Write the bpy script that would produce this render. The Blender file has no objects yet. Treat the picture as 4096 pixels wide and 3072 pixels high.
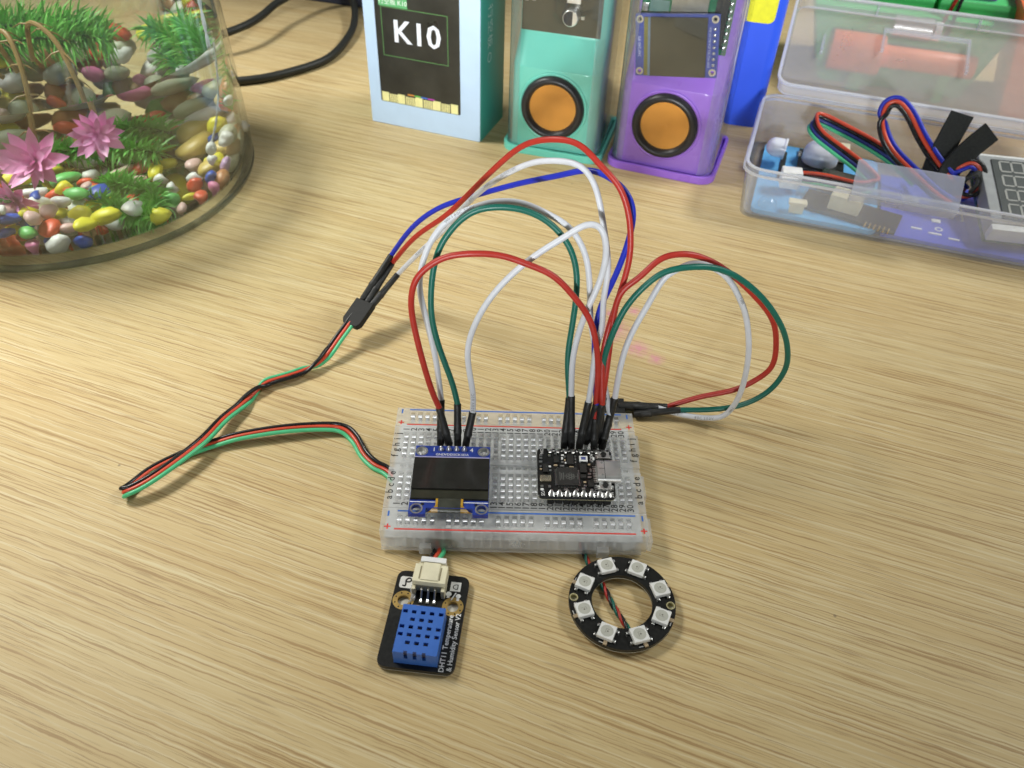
import bpy, bmesh, math, random
from mathutils import Vector, Matrix, Euler

S = 0.001                      # everything below is written in millimetres
sc = bpy.context.scene
col = sc.collection
R = math.radians

# ------------------------------------------------------------------ camera, light, exposure
cam_d = bpy.data.cameras.new('camera')
cam_d.sensor_width = 36.0
cam_d.lens = 3282.18 / 4096 * 36.0
cam_d.clip_start = 0.005
cam_d.clip_end = 20.0
cam_d.dof.use_dof = True
cam_d.dof.focus_distance = 0.275
cam_d.dof.aperture_fstop = 22.0
cam = bpy.data.objects.new('camera', cam_d)
col.objects.link(cam)
cam.location = (-6.08 * S, -179.90 * S, 213.31 * S)
cam.rotation_euler = (R(47.260), R(-1.7245), R(0.2976))
sc.camera = cam

world = bpy.data.worlds.new('World')
sc.world = world
world.use_nodes = True
bg = world.node_tree.nodes['Background']
bg.inputs[0].default_value = (0.95, 1.0, 0.97, 1)
bg.inputs[1].default_value = 0.105


def area_lamp(name, loc, target, sx, sy, power, color, spread=180):
    d = bpy.data.lights.new(name, 'AREA')
    d.shape = 'RECTANGLE'; d.size = sx; d.size_y = sy
    d.energy = power; d.color = color; d.spread = R(spread)
    o = bpy.data.objects.new(name, d)
    col.objects.link(o)
    o.location = loc
    o.rotation_euler = (Vector(target) - Vector(loc)).to_track_quat('-Z', 'Y').to_euler()
    return o


area_lamp('ceiling_lamp', (-0.52, 0.26, 0.66), (-0.25, 0.155, 0.0), 0.26, 0.20, 1.22, (1.0, 0.985, 0.92), 62)
area_lamp('ceiling_lamp_side', (0.95, 0.35, 0.95), (0.24, 0.33, 0.0), 0.6, 0.22, 1.5, (0.99, 1.0, 0.97), 52)
area_lamp('front_fill_lamp', (-0.45, -2.20, 0.60), (0.03, 0.36, 0.14), 0.34, 0.16, 0.56, (0.94, 0.98, 1.0), 11)  # added fill beam to brighten upright faces at the back, no window there

sc.view_settings.view_transform = 'Standard'
sc.view_settings.look = 'None'
sc.view_settings.gamma = 1.0
sc.view_settings.use_curve_mapping = False
sc.view_settings.exposure = 0.0
sc.cycles.use_denoising = True
sc.cycles.use_adaptive_sampling = True
sc.cycles.adaptive_threshold = 0.03
sc.cycles.max_bounces = 12
sc.cycles.transparent_max_bounces = 24
sc.cycles.transmission_bounces = 12
sc.cycles.glossy_bounces = 5
sc.cycles.diffuse_bounces = 4
sc.cycles.caustics_refractive = True
sc.cycles.caustics_reflective = False
sc.cycles.sample_clamp_indirect = 6.0

rnd = random.Random(11)


# ------------------------------------------------------------------ materials
def nodes_of(name):
    m = bpy.data.materials.new(name)
    m.use_nodes = True
    nt = m.node_tree
    return m, nt, nt.nodes['Principled BSDF'], nt.nodes['Material Output']


def N(nt, kind, **kw):
    n = nt.nodes.new(kind)
    for k, v in kw.items():
        setattr(n, k, v)
    return n


def mat(name, c, rough=0.5, metal=0.0, vary=0.08, scale=300.0, bump=0.0, trans=0.0, ior=1.45, sss=0.0, coat=0.0, spec=0.5, bscale=None):
    """A plain procedural material: a base colour with a little noise in it, a little noise in the gloss."""
    m, nt, p, out = nodes_of(name)
    tc = N(nt, 'ShaderNodeTexCoord')
    no = N(nt, 'ShaderNodeTexNoise')
    no.inputs['Scale'].default_value = scale
    no.inputs['Detail'].default_value = 3
    nt.links.new(tc.outputs['Object'], no.inputs['Vector'])
    cr = N(nt, 'ShaderNodeValToRGB')
    a, b = 1 - vary, 1 + vary
    cr.color_ramp.elements[0].color = (c[0] * a, c[1] * a, c[2] * a, 1)
    cr.color_ramp.elements[1].color = (min(1, c[0] * b), min(1, c[1] * b), min(1, c[2] * b), 1)
    cr.color_ramp.elements[0].position = 0.3
    cr.color_ramp.elements[1].position = 0.7
    nt.links.new(no.outputs['Fac'], cr.inputs['Fac'])
    nt.links.new(cr.outputs['Color'], p.inputs['Base Color'])
    mr = N(nt, 'ShaderNodeMapRange')
    mr.inputs['To Min'].default_value = max(0.02, rough - 0.06)
    mr.inputs['To Max'].default_value = min(1, rough + 0.06)
    nt.links.new(no.outputs['Fac'], mr.inputs['Value'])
    nt.links.new(mr.outputs['Result'], p.inputs['Roughness'])
    p.inputs['Metallic'].default_value = metal
    p.inputs['Transmission Weight'].default_value = trans
    p.inputs['IOR'].default_value = ior
    p.inputs['Specular IOR Level'].default_value = spec
    p.inputs['Coat Weight'].default_value = coat
    p.inputs['Coat Roughness'].default_value = 0.08
    if sss:
        p.inputs['Subsurface Weight'].default_value = sss
        p.inputs['Subsurface Radius'].default_value = (1, 1, 1)
        p.inputs['Subsurface Scale'].default_value = 0.002
    if bump:
        bp = N(nt, 'ShaderNodeBump')
        bp.inputs['Strength'].default_value = bump
        bp.inputs['Distance'].default_value = 0.0003
        n2 = no
        if bscale:
            n2 = N(nt, 'ShaderNodeTexNoise')
            n2.inputs['Scale'].default_value = bscale
            nt.links.new(tc.outputs['Object'], n2.inputs['Vector'])
        nt.links.new(n2.outputs['Fac'], bp.inputs['Height'])
        nt.links.new(bp.outputs['Normal'], p.inputs['Normal'])
    return m


def clear_mat(name, tint, haze, haze_col, rough=0.08, ior=1.45, gloss_rough=0.04, hscale=60.0):
    """Thin clear or milky plastic / thin glass: straight-through light, a share of scattering, Fresnel gloss."""
    m, nt, p, out = nodes_of(name)
    tr = N(nt, 'ShaderNodeBsdfTransparent'); tr.inputs[0].default_value = (*tint, 1)
    df = N(nt, 'ShaderNodeBsdfDiffuse'); df.inputs[0].default_value = (*haze_col, 1)
    tl = N(nt, 'ShaderNodeBsdfTranslucent'); tl.inputs[0].default_value = (*haze_col, 1)
    mx0 = N(nt, 'ShaderNodeMixShader'); mx0.inputs[0].default_value = 0.5
    nt.links.new(df.outputs[0], mx0.inputs[1]); nt.links.new(tl.outputs[0], mx0.inputs[2])
    tc = N(nt, 'ShaderNodeTexCoord')
    no = N(nt, 'ShaderNodeTexNoise'); no.inputs['Scale'].default_value = hscale; no.inputs['Detail'].default_value = 4
    nt.links.new(tc.outputs['Object'], no.inputs['Vector'])
    mr = N(nt, 'ShaderNodeMapRange')
    mr.inputs['To Min'].default_value = haze * 0.75; mr.inputs['To Max'].default_value = haze * 1.25
    nt.links.new(no.outputs['Fac'], mr.inputs['Value'])
    mx1 = N(nt, 'ShaderNodeMixShader')
    nt.links.new(mr.outputs['Result'], mx1.inputs[0])
    nt.links.new(tr.outputs[0], mx1.inputs[1]); nt.links.new(mx0.outputs[0], mx1.inputs[2])
    gl = N(nt, 'ShaderNodeBsdfGlossy'); gl.inputs['Roughness'].default_value = gloss_rough
    fr = N(nt, 'ShaderNodeFresnel')
    ge = N(nt, 'ShaderNodeNewGeometry')
    im = N(nt, 'ShaderNodeMapRange'); im.inputs['To Min'].default_value = ior; im.inputs['To Max'].default_value = 1 / ior   # thin sheet: the same gloss from both sides
    nt.links.new(ge.outputs['Backfacing'], im.inputs['Value']); nt.links.new(im.outputs['Result'], fr.inputs['IOR'])
    mx2 = N(nt, 'ShaderNodeMixShader')
    nt.links.new(fr.outputs[0], mx2.inputs[0])
    nt.links.new(mx1.outputs[0], mx2.inputs[1]); nt.links.new(gl.outputs[0], mx2.inputs[2])
    nt.links.new(mx2.outputs[0], out.inputs['Surface'])
    nt.nodes.remove(p)
    return m


def wood_mat():
    m, nt, p, out = nodes_of('wood_laminate')
    L = nt.links.new
    tc = N(nt, 'ShaderNodeTexCoord')
    rot = N(nt, 'ShaderNodeMapping'); rot.inputs['Rotation'].default_value = (0, 0, R(20.5))
    L(tc.outputs['Object'], rot.inputs['Vector'])
    # a slow warp so that the streaks are not ruler-straight
    wn = N(nt, 'ShaderNodeTexNoise'); wn.inputs['Scale'].default_value = 7; wn.inputs['Detail'].default_value = 2
    L(rot.outputs[0], wn.inputs['Vector'])
    ws = N(nt, 'ShaderNodeVectorMath', operation='MULTIPLY_ADD')
    ws.inputs[1].default_value = (0.0, 0.003, 0); ws.inputs[2].default_value = (0, -0.0015, 0)
    L(wn.outputs['Color'], ws.inputs[0])
    ad = N(nt, 'ShaderNodeVectorMath', operation='ADD')
    L(rot.outputs[0], ad.inputs[0]); L(ws.outputs[0], ad.inputs[1])

    # and a quick small wobble that makes the edges of the streaks uneven
    w2 = N(nt, 'ShaderNodeTexNoise'); w2.inputs['Scale'].default_value = 1.0; w2.inputs['Detail'].default_value = 3
    m2 = N(nt, 'ShaderNodeMapping'); m2.inputs['Scale'].default_value = (140, 420, 1)
    L(rot.outputs[0], m2.inputs['Vector']); L(m2.outputs[0], w2.inputs['Vector'])
    ws2 = N(nt, 'ShaderNodeVectorMath', operation='MULTIPLY_ADD')
    ws2.inputs[1].default_value = (0.0, 0.0009, 0); ws2.inputs[2].default_value = (0, -0.00045, 0)
    L(w2.outputs['Color'], ws2.inputs[0])
    ad2 = N(nt, 'ShaderNodeVectorMath', operation='ADD')
    L(ad.outputs[0], ad2.inputs[0]); L(ws2.outputs[0], ad2.inputs[1]); ad = ad2

    def streak(sx, sy, detail, rough, seed):
        mp = N(nt, 'ShaderNodeMapping'); mp.inputs['Scale'].default_value = (sx, sy, 1); mp.inputs['Location'].default_value = (seed, seed * 1.7, 0)
        L(ad.outputs[0], mp.inputs['Vector'])
        n = N(nt, 'ShaderNodeTexNoise'); n.inputs['Scale'].default_value = 1.0
        n.inputs['Detail'].default_value = detail; n.inputs['Roughness'].default_value = rough
        n.inputs['Distortion'].default_value = 0.12
        L(mp.outputs[0], n.inputs['Vector'])
        return n.outputs['Fac']

    def ramp(src, stops):
        r = N(nt, 'ShaderNodeValToRGB')
        el = r.color_ramp.elements
        while len(el) < len(stops):
            el.new(0.5)
        for e, (ps, c) in zip(el, stops):
            e.position = ps; e.color = (*c, 1)
        L(src, r.inputs['Fac'])
        return r.outputs['Color']

    def mix(kind, fac, a, b):
        x = N(nt, 'ShaderNodeMix', data_type='RGBA', blend_type=kind)
        if isinstance(fac, float):
            x.inputs[0].default_value = fac
        else:
            L(fac, x.inputs[0])
        L(a, x.inputs[6])
        if isinstance(b, tuple):
            x.inputs[7].default_value = (*b, 1)
        else:
            L(b, x.inputs[7])
        return x.outputs[2]

    wide = streak(4, 60, 2, 0.5, 3.1)
    base = ramp(wide, [(0.30, (0.562, 0.415, 0.200)), (0.50, (0.588, 0.450, 0.226)), (0.72, (0.608, 0.480, 0.252))])
    mid = streak(8, 300, 2, 0.55, 15.2)
    mdm = ramp(mid, [(0.34, (0.28, 0.28, 0.28)), (0.54, (0, 0, 0))])
    base = mix('MIX', mdm, base, (0.490, 0.340, 0.145))
    fine = streak(13, 1250, 3, 0.6, 8.3)
    pale = ramp(fine, [(0.52, (0, 0, 0)), (0.62, (0.75, 0.75, 0.75))])
    base = mix('MIX', pale, base, (0.674, 0.570, 0.350))
    dark = streak(13, 1400, 3, 0.6, 21.7)
    dm = ramp(dark, [(0.395, (0.8, 0.8, 0.8)), (0.455, (0, 0, 0))])
    base = mix('MIX', dm, base, (0.355, 0.222, 0.092))
    pore = streak(40, 1900, 2, 0.6, 41.0)
    pm = ramp(pore, [(0.36, (0.5, 0.5, 0.5)), (0.42, (0, 0, 0))])
    base = mix('MIX', pm, base, (0.300, 0.190, 0.085))
    bold_ = streak(7, 520, 3, 0.6, 57.0)
    bm_ = ramp(bold_, [(0.64, (0, 0, 0)), (0.70, (0.55, 0.55, 0.55))])
    base = mix('MIX', bm_, base, (0.690, 0.600, 0.365))
    # pink ink stain
    st = None
    pn = N(nt, 'ShaderNodeTexNoise'); pn.inputs['Scale'].default_value = 420; pn.inputs['Detail'].default_value = 5; pn.inputs['Roughness'].default_value = 0.7
    L(tc.outputs['Object'], pn.inputs['Vector'])
    for cx, cy, r in ((40.5, 86, 13), (50, 74, 9), (56.5, 68, 6), (51, 99, 5), (41, 97, 5)):
        d = N(nt, 'ShaderNodeVectorMath', operation='DISTANCE'); d.inputs[1].default_value = (cx * S, cy * S, 0)
        L(tc.outputs['Object'], d.inputs[0])
        g = N(nt, 'ShaderNodeMapRange'); g.inputs['From Min'].default_value = 0; g.inputs['From Max'].default_value = r * S
        g.inputs['To Min'].default_value = 1; g.inputs['To Max'].default_value = 0
        L(d.outputs['Value'], g.inputs['Value'])
        if st is None:
            st = g.outputs[0]
        else:
            mm = N(nt, 'ShaderNodeMath', operation='MAXIMUM'); L(st, mm.inputs[0]); L(g.outputs[0], mm.inputs[1]); st = mm.outputs[0]
    sm = N(nt, 'ShaderNodeMath', operation='MULTIPLY'); L(st, sm.inputs[0]); L(pn.outputs['Fac'], sm.inputs[1])
    stain = ramp(sm.outputs[0], [(0.12, (0, 0, 0)), (0.28, (0.28, 0.28, 0.28)), (0.46, (0.8, 0.8, 0.8))])
    base = mix('MIX', stain, base, (0.640, 0.270, 0.330))
    # dust specks
    sp = N(nt, 'ShaderNodeTexVoronoi'); sp.inputs['Scale'].default_value = 45
    L(tc.outputs['Object'], sp.inputs['Vector'])
    spm = ramp(sp.outputs['Distance'], [(0.018, (0.6, 0.6, 0.6)), (0.026, (0, 0, 0))])
    base = mix('MIX', spm, base, (0.16, 0.12, 0.08))
    L(base, p.inputs['Base Color'])
    rr = N(nt, 'ShaderNodeMapRange'); rr.inputs['To Min'].default_value = 0.42; rr.inputs['To Max'].default_value = 0.56
    L(fine, rr.inputs['Value']); L(rr.outputs[0], p.inputs['Roughness'])
    p.inputs['Specular IOR Level'].default_value = 0.22
    bp = N(nt, 'ShaderNodeBump'); bp.inputs['Strength'].default_value = 0.25; bp.inputs['Distance'].default_value = 0.0002
    L(dark, bp.inputs['Height']); L(bp.outputs[0], p.inputs['Normal'])
    return m


M = {}
M['wood'] = wood_mat()
M['pcb_black'] = mat('black_solder_mask', (0.012, 0.012, 0.011), 0.32, vary=0.3, scale=900)
M['pcb_blue'] = mat('blue_solder_mask', (0.020, 0.045, 0.27), 0.3, vary=0.2, scale=700)
M['pcb_green'] = mat('green_solder_mask', (0.02, 0.13, 0.06), 0.35, vary=0.25, scale=500)
M['pcb_edge'] = mat('raw_fibreglass', (0.46, 0.43, 0.27), 0.7)
M['tin'] = mat('tinned_metal', (0.62, 0.62, 0.60), 0.30, metal=1.0, bump=0.3, scale=700)
M['clip'] = mat('spring_contact_metal', (0.95, 0.95, 0.95), 0.42, metal=0.85)
M['steel'] = mat('polished_steel', (0.92, 0.91, 0.88), 0.34, metal=1.0, vary=0.03)
M['gold'] = mat('gold_plating', (0.62, 0.42, 0.14), 0.32, metal=0.7)
M['black_plastic'] = mat('black_plastic', (0.018, 0.018, 0.017), 0.6, vary=0.2, spec=0.25)
M['sleeve'] = mat('heat_shrink', (0.017, 0.017, 0.016), 0.5, vary=0.35, scale=500, bump=0.5)
M['silk'] = mat('white_silkscreen', (0.80, 0.80, 0.78), 0.6)
M['ink'] = mat('black_print', (0.015, 0.015, 0.015), 0.6)
M['grey_ink'] = mat('grey_wire_print', (0.20, 0.20, 0.20), 0.6)
M['red_ink'] = mat('red_print', (0.62, 0.045, 0.035), 0.5)
M['blue_ink'] = mat('blue_print', (0.025, 0.13, 0.50), 0.5)
M['chip'] = mat('chip_resin', (0.026, 0.025, 0.023), 0.4, vary=0.15, scale=1500)
M['chip_mark'] = mat('chip_laser_mark', (0.13, 0.13, 0.12), 0.6)
M['ceramic'] = mat('tan_ceramic', (0.42, 0.32, 0.20), 0.5)
M['white_plastic'] = mat('white_plastic', (0.80, 0.80, 0.78), 0.4)
M['cream'] = mat('cream_nylon', (0.74, 0.69, 0.49), 0.5, sss=0.1)
M['wire_red'] = mat('red_silicone', (0.40, 0.028, 0.018), 0.40, vary=0.06)
M['wire_white'] = mat('white_silicone', (0.60, 0.615, 0.65), 0.40, vary=0.04)
M['wire_green'] = mat('green_silicone', (0.006, 0.120, 0.085), 0.40, vary=0.06)
M['wire_blue'] = mat('blue_silicone', (0.014, 0.028, 0.42), 0.40, vary=0.06)
M['wire_black'] = mat('black_pvc', (0.014, 0.014, 0.014), 0.28, vary=0.1)
M['wire_mint'] = mat('mint_green_pvc', (0.085, 0.52, 0.24), 0.32, vary=0.06)
M['wire_orange'] = mat('orange_red_pvc', (0.62, 0.075, 0.035), 0.32, vary=0.06)
M['wire_navy'] = mat('navy_pvc', (0.03, 0.045, 0.20), 0.32, vary=0.06)


# ------------------------------------------------------------------ mesh helpers
def new_obj(name, mesh, material=None, parent=None):
    o = bpy.data.objects.new(name, mesh)
    col.objects.link(o)
    if material is not None and not mesh.materials:
        mesh.materials.append(material)
    if parent is not None:
        o.parent = parent
    return o


def tag(o, label, cat=None, group=None, kind=None):
    if label: o['label'] = label
    if cat: o['category'] = cat
    if group: o['group'] = group
    if kind: o['kind'] = kind
    return o


def thing(name, label, cat, loc=(0, 0, 0), rz=0.0, group=None):
    e = bpy.data.objects.new(name, None)
    e.empty_display_size = 0.01
    col.objects.link(e)
    e.location = Vector(loc) * S
    e.rotation_euler = (0, 0, R(rz))
    return tag(e, label, cat, group)


def rrect(x0, y0, x1, y1, r, n=5):
    """Rounded rectangle outline, counter-clockwise; r is one radius or four (bl, br, tr, tl)."""
    rs = r if isinstance(r, (tuple, list)) else (r,) * 4
    pts = []
    for (cx, cy, a0), q in zip(((x0, y0, 180), (x1, y0, 270), (x1, y1, 0), (x0, y1, 90)), rs):
        ox = cx + (q if cx == x0 else -q); oy = cy + (q if cy == y0 else -q)
        if q <= 0:
            pts.append((cx, cy)); continue
        for i in range(n + 1):
            a = R(a0 + 90 * i / n)
            pts.append((ox + q * math.cos(a), oy + q * math.sin(a)))
    return pts


def circle(cx, cy, r, n=24):
    return [(cx + r * math.cos(2 * math.pi * i / n), cy + r * math.sin(2 * math.pi * i / n)) for i in range(n)]


def smooth_path(P, per=6, closed=False):
    """Catmull-Rom through the points."""
    P = [Vector(p) for p in P]
    out = []
    n = len(P)
    for i in range(n - 1):
        p0 = P[i - 1] if i > 0 else P[0] * 2 - P[1]
        p1, p2 = P[i], P[i + 1]
        p3 = P[i + 2] if i + 2 < n else P[-1] * 2 - P[-2]
        for k in range(per):
            t = k / per
            out.append(0.5 * ((2 * p1) + (p2 - p0) * t + (2 * p0 - 5 * p1 + 4 * p2 - p3) * t * t + (3 * p1 - p0 - 3 * p2 + p3) * t ** 3))
    out.append(P[-1])
    return out


def relax(P, times=2):
    for _ in range(times):
        P = [P[0]] + [(P[i - 1] + P[i] * 2 + P[i + 1]) / 4 for i in range(1, len(P) - 1)] + [P[-1]]
    return P


_txt = {}


def text_data(s, size, align='CENTER', bold=0.0):
    """vertices (mm) and faces of a flat word, centred on its anchor."""
    key = (s, size, align, bold)
    if key not in _txt:
        cu = bpy.data.curves.new('t', 'FONT')
        cu.body = s; cu.size = size; cu.align_x = align; cu.align_y = 'CENTER'
        cu.resolution_u = 2; cu.offset = bold * size
        ob = bpy.data.objects.new('t', cu)
        me = bpy.data.meshes.new_from_object(ob)
        _txt[key] = ([v.co.copy() for v in me.vertices], [list(f.vertices) for f in me.polygons])
        bpy.data.objects.remove(ob); bpy.data.curves.remove(cu); bpy.data.meshes.remove(me)
    return _txt[key]


class MB:
    def __init__(self):
        self.v = []; self.f = []

    def add(self, verts, faces, mtx=None):
        b = len(self.v)
        for p in verts:
            p = Vector(p)
            self.v.append(mtx @ p if mtx is not None else p)
        self.f += [[b + i for i in f] for f in faces]
        return self

    def box(self, x0, y0, z0, x1, y1, z1, mtx=None):
        v = [(x0, y0, z0), (x1, y0, z0), (x1, y1, z0), (x0, y1, z0), (x0, y0, z1), (x1, y0, z1), (x1, y1, z1), (x0, y1, z1)]
        return self.add(v, [(3, 2, 1, 0), (4, 5, 6, 7), (0, 1, 5, 4), (1, 2, 6, 5), (2, 3, 7, 6), (3, 0, 4, 7)], mtx)

    def cbox(self, cx, cy, cz, sx, sy, sz, rz=0):
        m = Matrix.Translation((cx, cy, cz)) @ Matrix.Rotation(R(rz), 4, 'Z')
        return self.box(-sx / 2, -sy / 2, -sz / 2, sx / 2, sy / 2, sz / 2, m)

    def prism(self, outline, z0, z1, mtx=None, caps=True):
        n = len(outline)
        v = [(x, y, z0) for x, y in outline] + [(x, y, z1) for x, y in outline]
        f = [(i, (i + 1) % n, n + (i + 1) % n, n + i) for i in range(n)]
        if caps:
            f += [list(range(n))[::-1], list(range(n, 2 * n))]
        return self.add(v, f, mtx)

    def loft(self, rings, caps=(True, True), mtx=None):
        n = len(rings[0]); v = [p for r in rings for p in r]; f = []
        for k in range(len(rings) - 1):
            for i in range(n):
                f.append((k * n + i, k * n + (i + 1) % n, (k + 1) * n + (i + 1) % n, (k + 1) * n + i))
        if caps[0]: f.append(list(range(n))[::-1])
        if caps[1]: f.append(list(range((len(rings) - 1) * n, len(rings) * n)))
        return self.add(v, f, mtx)

    def lathe(self, prof, n=32, mtx=None, closed=False):
        """profile of (r, z), turned about z."""
        rings = [[(r * math.cos(2 * math.pi * i / n), r * math.sin(2 * math.pi * i / n), z) for i in range(n)] for r, z in prof]
        if closed: rings.append(rings[0])
        return self.loft(rings, (False, False) if closed else (prof[0][0] > 1e-6, prof[-1][0] > 1e-6), mtx)

    def tube(self, P, r, n=10, caps=True):
        P = [Vector(p) for p in P]
        rad = r if isinstance(r, (list, tuple)) else [r] * len(P)
        t0 = (P[1] - P[0]).normalized()
        u = t0.orthogonal().normalized()
        rings = []
        for i, p in enumerate(P):
            t = (P[min(i + 1, len(P) - 1)] - P[max(i - 1, 0)]).normalized()
            u = (u - t * u.dot(t)).normalized()
            w = t.cross(u)
            rings.append([p + (u * math.cos(2 * math.pi * k / n) + w * math.sin(2 * math.pi * k / n)) * rad[i] for k in range(n)])
        return self.loft(rings, (caps, caps))

    def text(self, s, size, x, y, z, rz=0, align='CENTER', mtx=None, bold=0.0):
        v, f = text_data(s, size, align, bold)
        m = Matrix.Translation((x, y, z)) @ Matrix.Rotation(R(rz), 4, 'Z')
        return self.add(v, f, (mtx @ m) if mtx is not None else m)

    def ring(self, cx, cy, z0, z1, r0, r1, n=24):
        m = Matrix.Translation((cx, cy, 0))
        return self.lathe([(r0, z0), (r1, z0), (r1, z1), (r0, z1)], n, m, closed=True)

    def mesh(self, name, bevel=0.0, seg=2, smooth=35, bang=40):
        me = bpy.data.meshes.new(name)
        if bevel:
            bm = bmesh.new()
            vs = [bm.verts.new(p) for p in self.v]
            for f in self.f:
                try: bm.faces.new([vs[i] for i in f])
                except ValueError: pass
            bmesh.ops.recalc_face_normals(bm, faces=bm.faces)
            ed = [e for e in bm.edges if len(e.link_faces) == 2 and e.calc_face_angle(0) > R(bang)]
            bmesh.ops.bevel(bm, geom=ed, offset=bevel, offset_type='OFFSET', segments=seg, profile=0.5, affect='EDGES', clamp_overlap=True)
            bmesh.ops.scale(bm, vec=(S, S, S), verts=bm.verts)
            bm.to_mesh(me); bm.free()
        else:
            me.from_pydata([tuple(p * S) for p in self.v], [], self.f)
            me.update()
        if smooth:
            me.polygons.foreach_set('use_smooth', [True] * len(me.polygons))
            me.set_sharp_from_angle(angle=R(smooth))
        return me

    def build(self, name, material, parent=None, loc=None, rz=0, bevel=0.0, seg=2, smooth=35, bang=40):
        o = new_obj(name, self.mesh(name, bevel, seg, smooth, bang), material, parent)
        if loc is not None: o.location = Vector(loc) * S
        if rz: o.rotation_euler = (0, 0, R(rz))
        if bevel:
            w = o.modifiers.new('weighted_normal', 'WEIGHTED_NORMAL'); w.keep_sharp = True
        return o


def plate(name, outline, holes, z0, z1, material, parent=None):
    """Flat plate of any outline with real holes through it."""
    cu = bpy.data.curves.new('p', 'CURVE')
    cu.dimensions = '2D'; cu.fill_mode = 'BOTH'; cu.extrude = (z1 - z0) / 2 * S
    for loop in [outline] + list(holes):
        sp = cu.splines.new('POLY'); sp.points.add(len(loop) - 1); sp.use_cyclic_u = True
        for q, (x, y) in zip(sp.points, loop): q.co = (x * S, y * S, 0, 1)
    ob = bpy.data.objects.new('p', cu)
    me = bpy.data.meshes.new_from_object(ob)
    bpy.data.objects.remove(ob); bpy.data.curves.remove(cu)
    me.name = name
    for v in me.vertices: v.co.z += (z0 + z1) / 2 * S
    bm = bmesh.new(); bm.from_mesh(me); bmesh.ops.remove_doubles(bm, verts=bm.verts, dist=1e-7)
    bmesh.ops.recalc_face_normals(bm, faces=bm.faces); bm.to_mesh(me); bm.free()
    me.materials.clear()
    me.polygons.foreach_set('use_smooth', [True] * len(me.polygons))
    me.set_sharp_from_angle(angle=R(35))
    return new_obj(name, me, material, parent)


def text_on_path(mb, P, s0, string, size, r, side):
    """Small print wrapped along a wire: every letter sits on the surface, on the side given."""
    L = [0.0]
    for a, b in zip(P, P[1:]): L.append(L[-1] + (b - a).length)
    d = s0
    for ch in string:
        adv = size * (0.35 if ch in ' 1I-' else 0.68)
        if ch != ' ':
            k = max(i for i in range(len(L)) if L[i] <= min(d, L[-1] - 1e-3))
            k = min(k, len(P) - 2)
            f = (d - L[k]) / max(1e-6, L[k + 1] - L[k])
            p = P[k].lerp(P[k + 1], f); t = (P[k + 1] - P[k]).normalized()
            n = (side - t * side.dot(t)).normalized(); b = n.cross(t)
            m = Matrix(((t.x, b.x, n.x, p.x + n.x * (r + 0.03)), (t.y, b.y, n.y, p.y + n.y * (r + 0.03)), (t.z, b.z, n.z, p.z + n.z * (r + 0.03)), (0, 0, 0, 1)))
            v, fc = text_data(ch, size)
            mb.add(v, fc, m)
        d += adv


# ------------------------------------------------------------------ table
g = MB()
g.box(-900, -420, -25, 900, 900, 0)
tb = g.build('table_top', M['wood'], bevel=1.0)
tag(tb, 'light wood-grain laminate table top with fine brown streaks', kind='structure')

# ------------------------------------------------------------------ breadboard
PIT = 2.54
def colx(c): return (c - 1) * PIT - 29 * PIT / 2
ROWY = {r: 13.97 - i * PIT for i, r in enumerate('jihgf')}
ROWY.update({r: -3.81 - i * PIT for i, r in enumerate('edcba')})
ZT = 10.0

def clear_body_mat():
    m, nt, p, out = nodes_of('frosted_clear_abs')
    p.inputs['Base Color'].default_value = (0.86, 0.87, 0.87, 1)
    p.inputs['Roughness'].default_value = 0.15
    p.inputs['Transmission Weight'].default_value = 0.0
    tl = N(nt, 'ShaderNodeBsdfTranslucent'); tl.inputs[0].default_value = (0.86, 0.87, 0.87, 1)
    tr = N(nt, 'ShaderNodeBsdfTransparent'); tr.inputs[0].default_value = (0.97, 0.975, 0.975, 1)
    tc = N(nt, 'ShaderNodeTexCoord'); no = N(nt, 'ShaderNodeTexNoise'); no.inputs['Scale'].default_value = 120; no.inputs['Detail'].default_value = 3
    nt.links.new(tc.outputs['Object'], no.inputs['Vector'])
    mr = N(nt, 'ShaderNodeMapRange'); mr.inputs['To Min'].default_value = 0.62; mr.inputs['To Max'].default_value = 0.76
    nt.links.new(no.outputs['Fac'], mr.inputs['Value'])
    a = N(nt, 'ShaderNodeMixShader'); a.inputs[0].default_value = 0.30
    nt.links.new(p.outputs[0], a.inputs[1]); nt.links.new(tl.outputs[0], a.inputs[2])
    b = N(nt, 'ShaderNodeMixShader')
    nt.links.new(mr.outputs[0], b.inputs[0]); nt.links.new(a.outputs[0], b.inputs[1]); nt.links.new(tr.outputs[0], b.inputs[2])
    nt.links.new(b.outputs[0], out.inputs['Surface'])
    return m
M['abs'] = clear_body_mat()
M['tape'] = mat('grey_white_foam_tape', (0.70, 0.71, 0.70), 0.8, scale=200)

bb = thing('breadboard', 'clear plastic solderless breadboard with rows of metal contacts on the table', 'breadboard')
X0, X1, Y0, Y1 = -41.2, 41.4, -26.9, 26.5
xs = {X0, X1}; ys = {Y0, Y1}
rec = []                                   # recesses: x0, y0, x1, y1, depth
for c in range(1, 31):
    x = colx(c)
    for r in 'jihgfedcba':
        y = ROWY[r]
        rec.append((x - 0.80, y - 0.80, x + 0.80, y + 0.80, 1.5))
        rec.append((x - 1.00, y - 0.80, x - 0.80, y + 0.80, 0.35)); rec.append((x + 0.80, y - 0.80, x + 1.00, y + 0.80, 0.35))
    for yy0, yy1 in ((3.01, 14.77), (-14.77, -3.01)):
        pass
for k in range(5):
    for j in range(5):
        x = -35.56 + (k * 6 + j) * PIT - (0 if True else 0)
        for yc in (22.45, -22.35):
            for dy in (-1.27, 1.27):
                rec.append((x - 0.80, yc + dy - 0.80, x + 0.80, yc + dy + 0.80, 1.5))
    gx0 = -35.56 + k * 6 * PIT - 1.27; gx1 = gx0 + 5 * PIT
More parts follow.
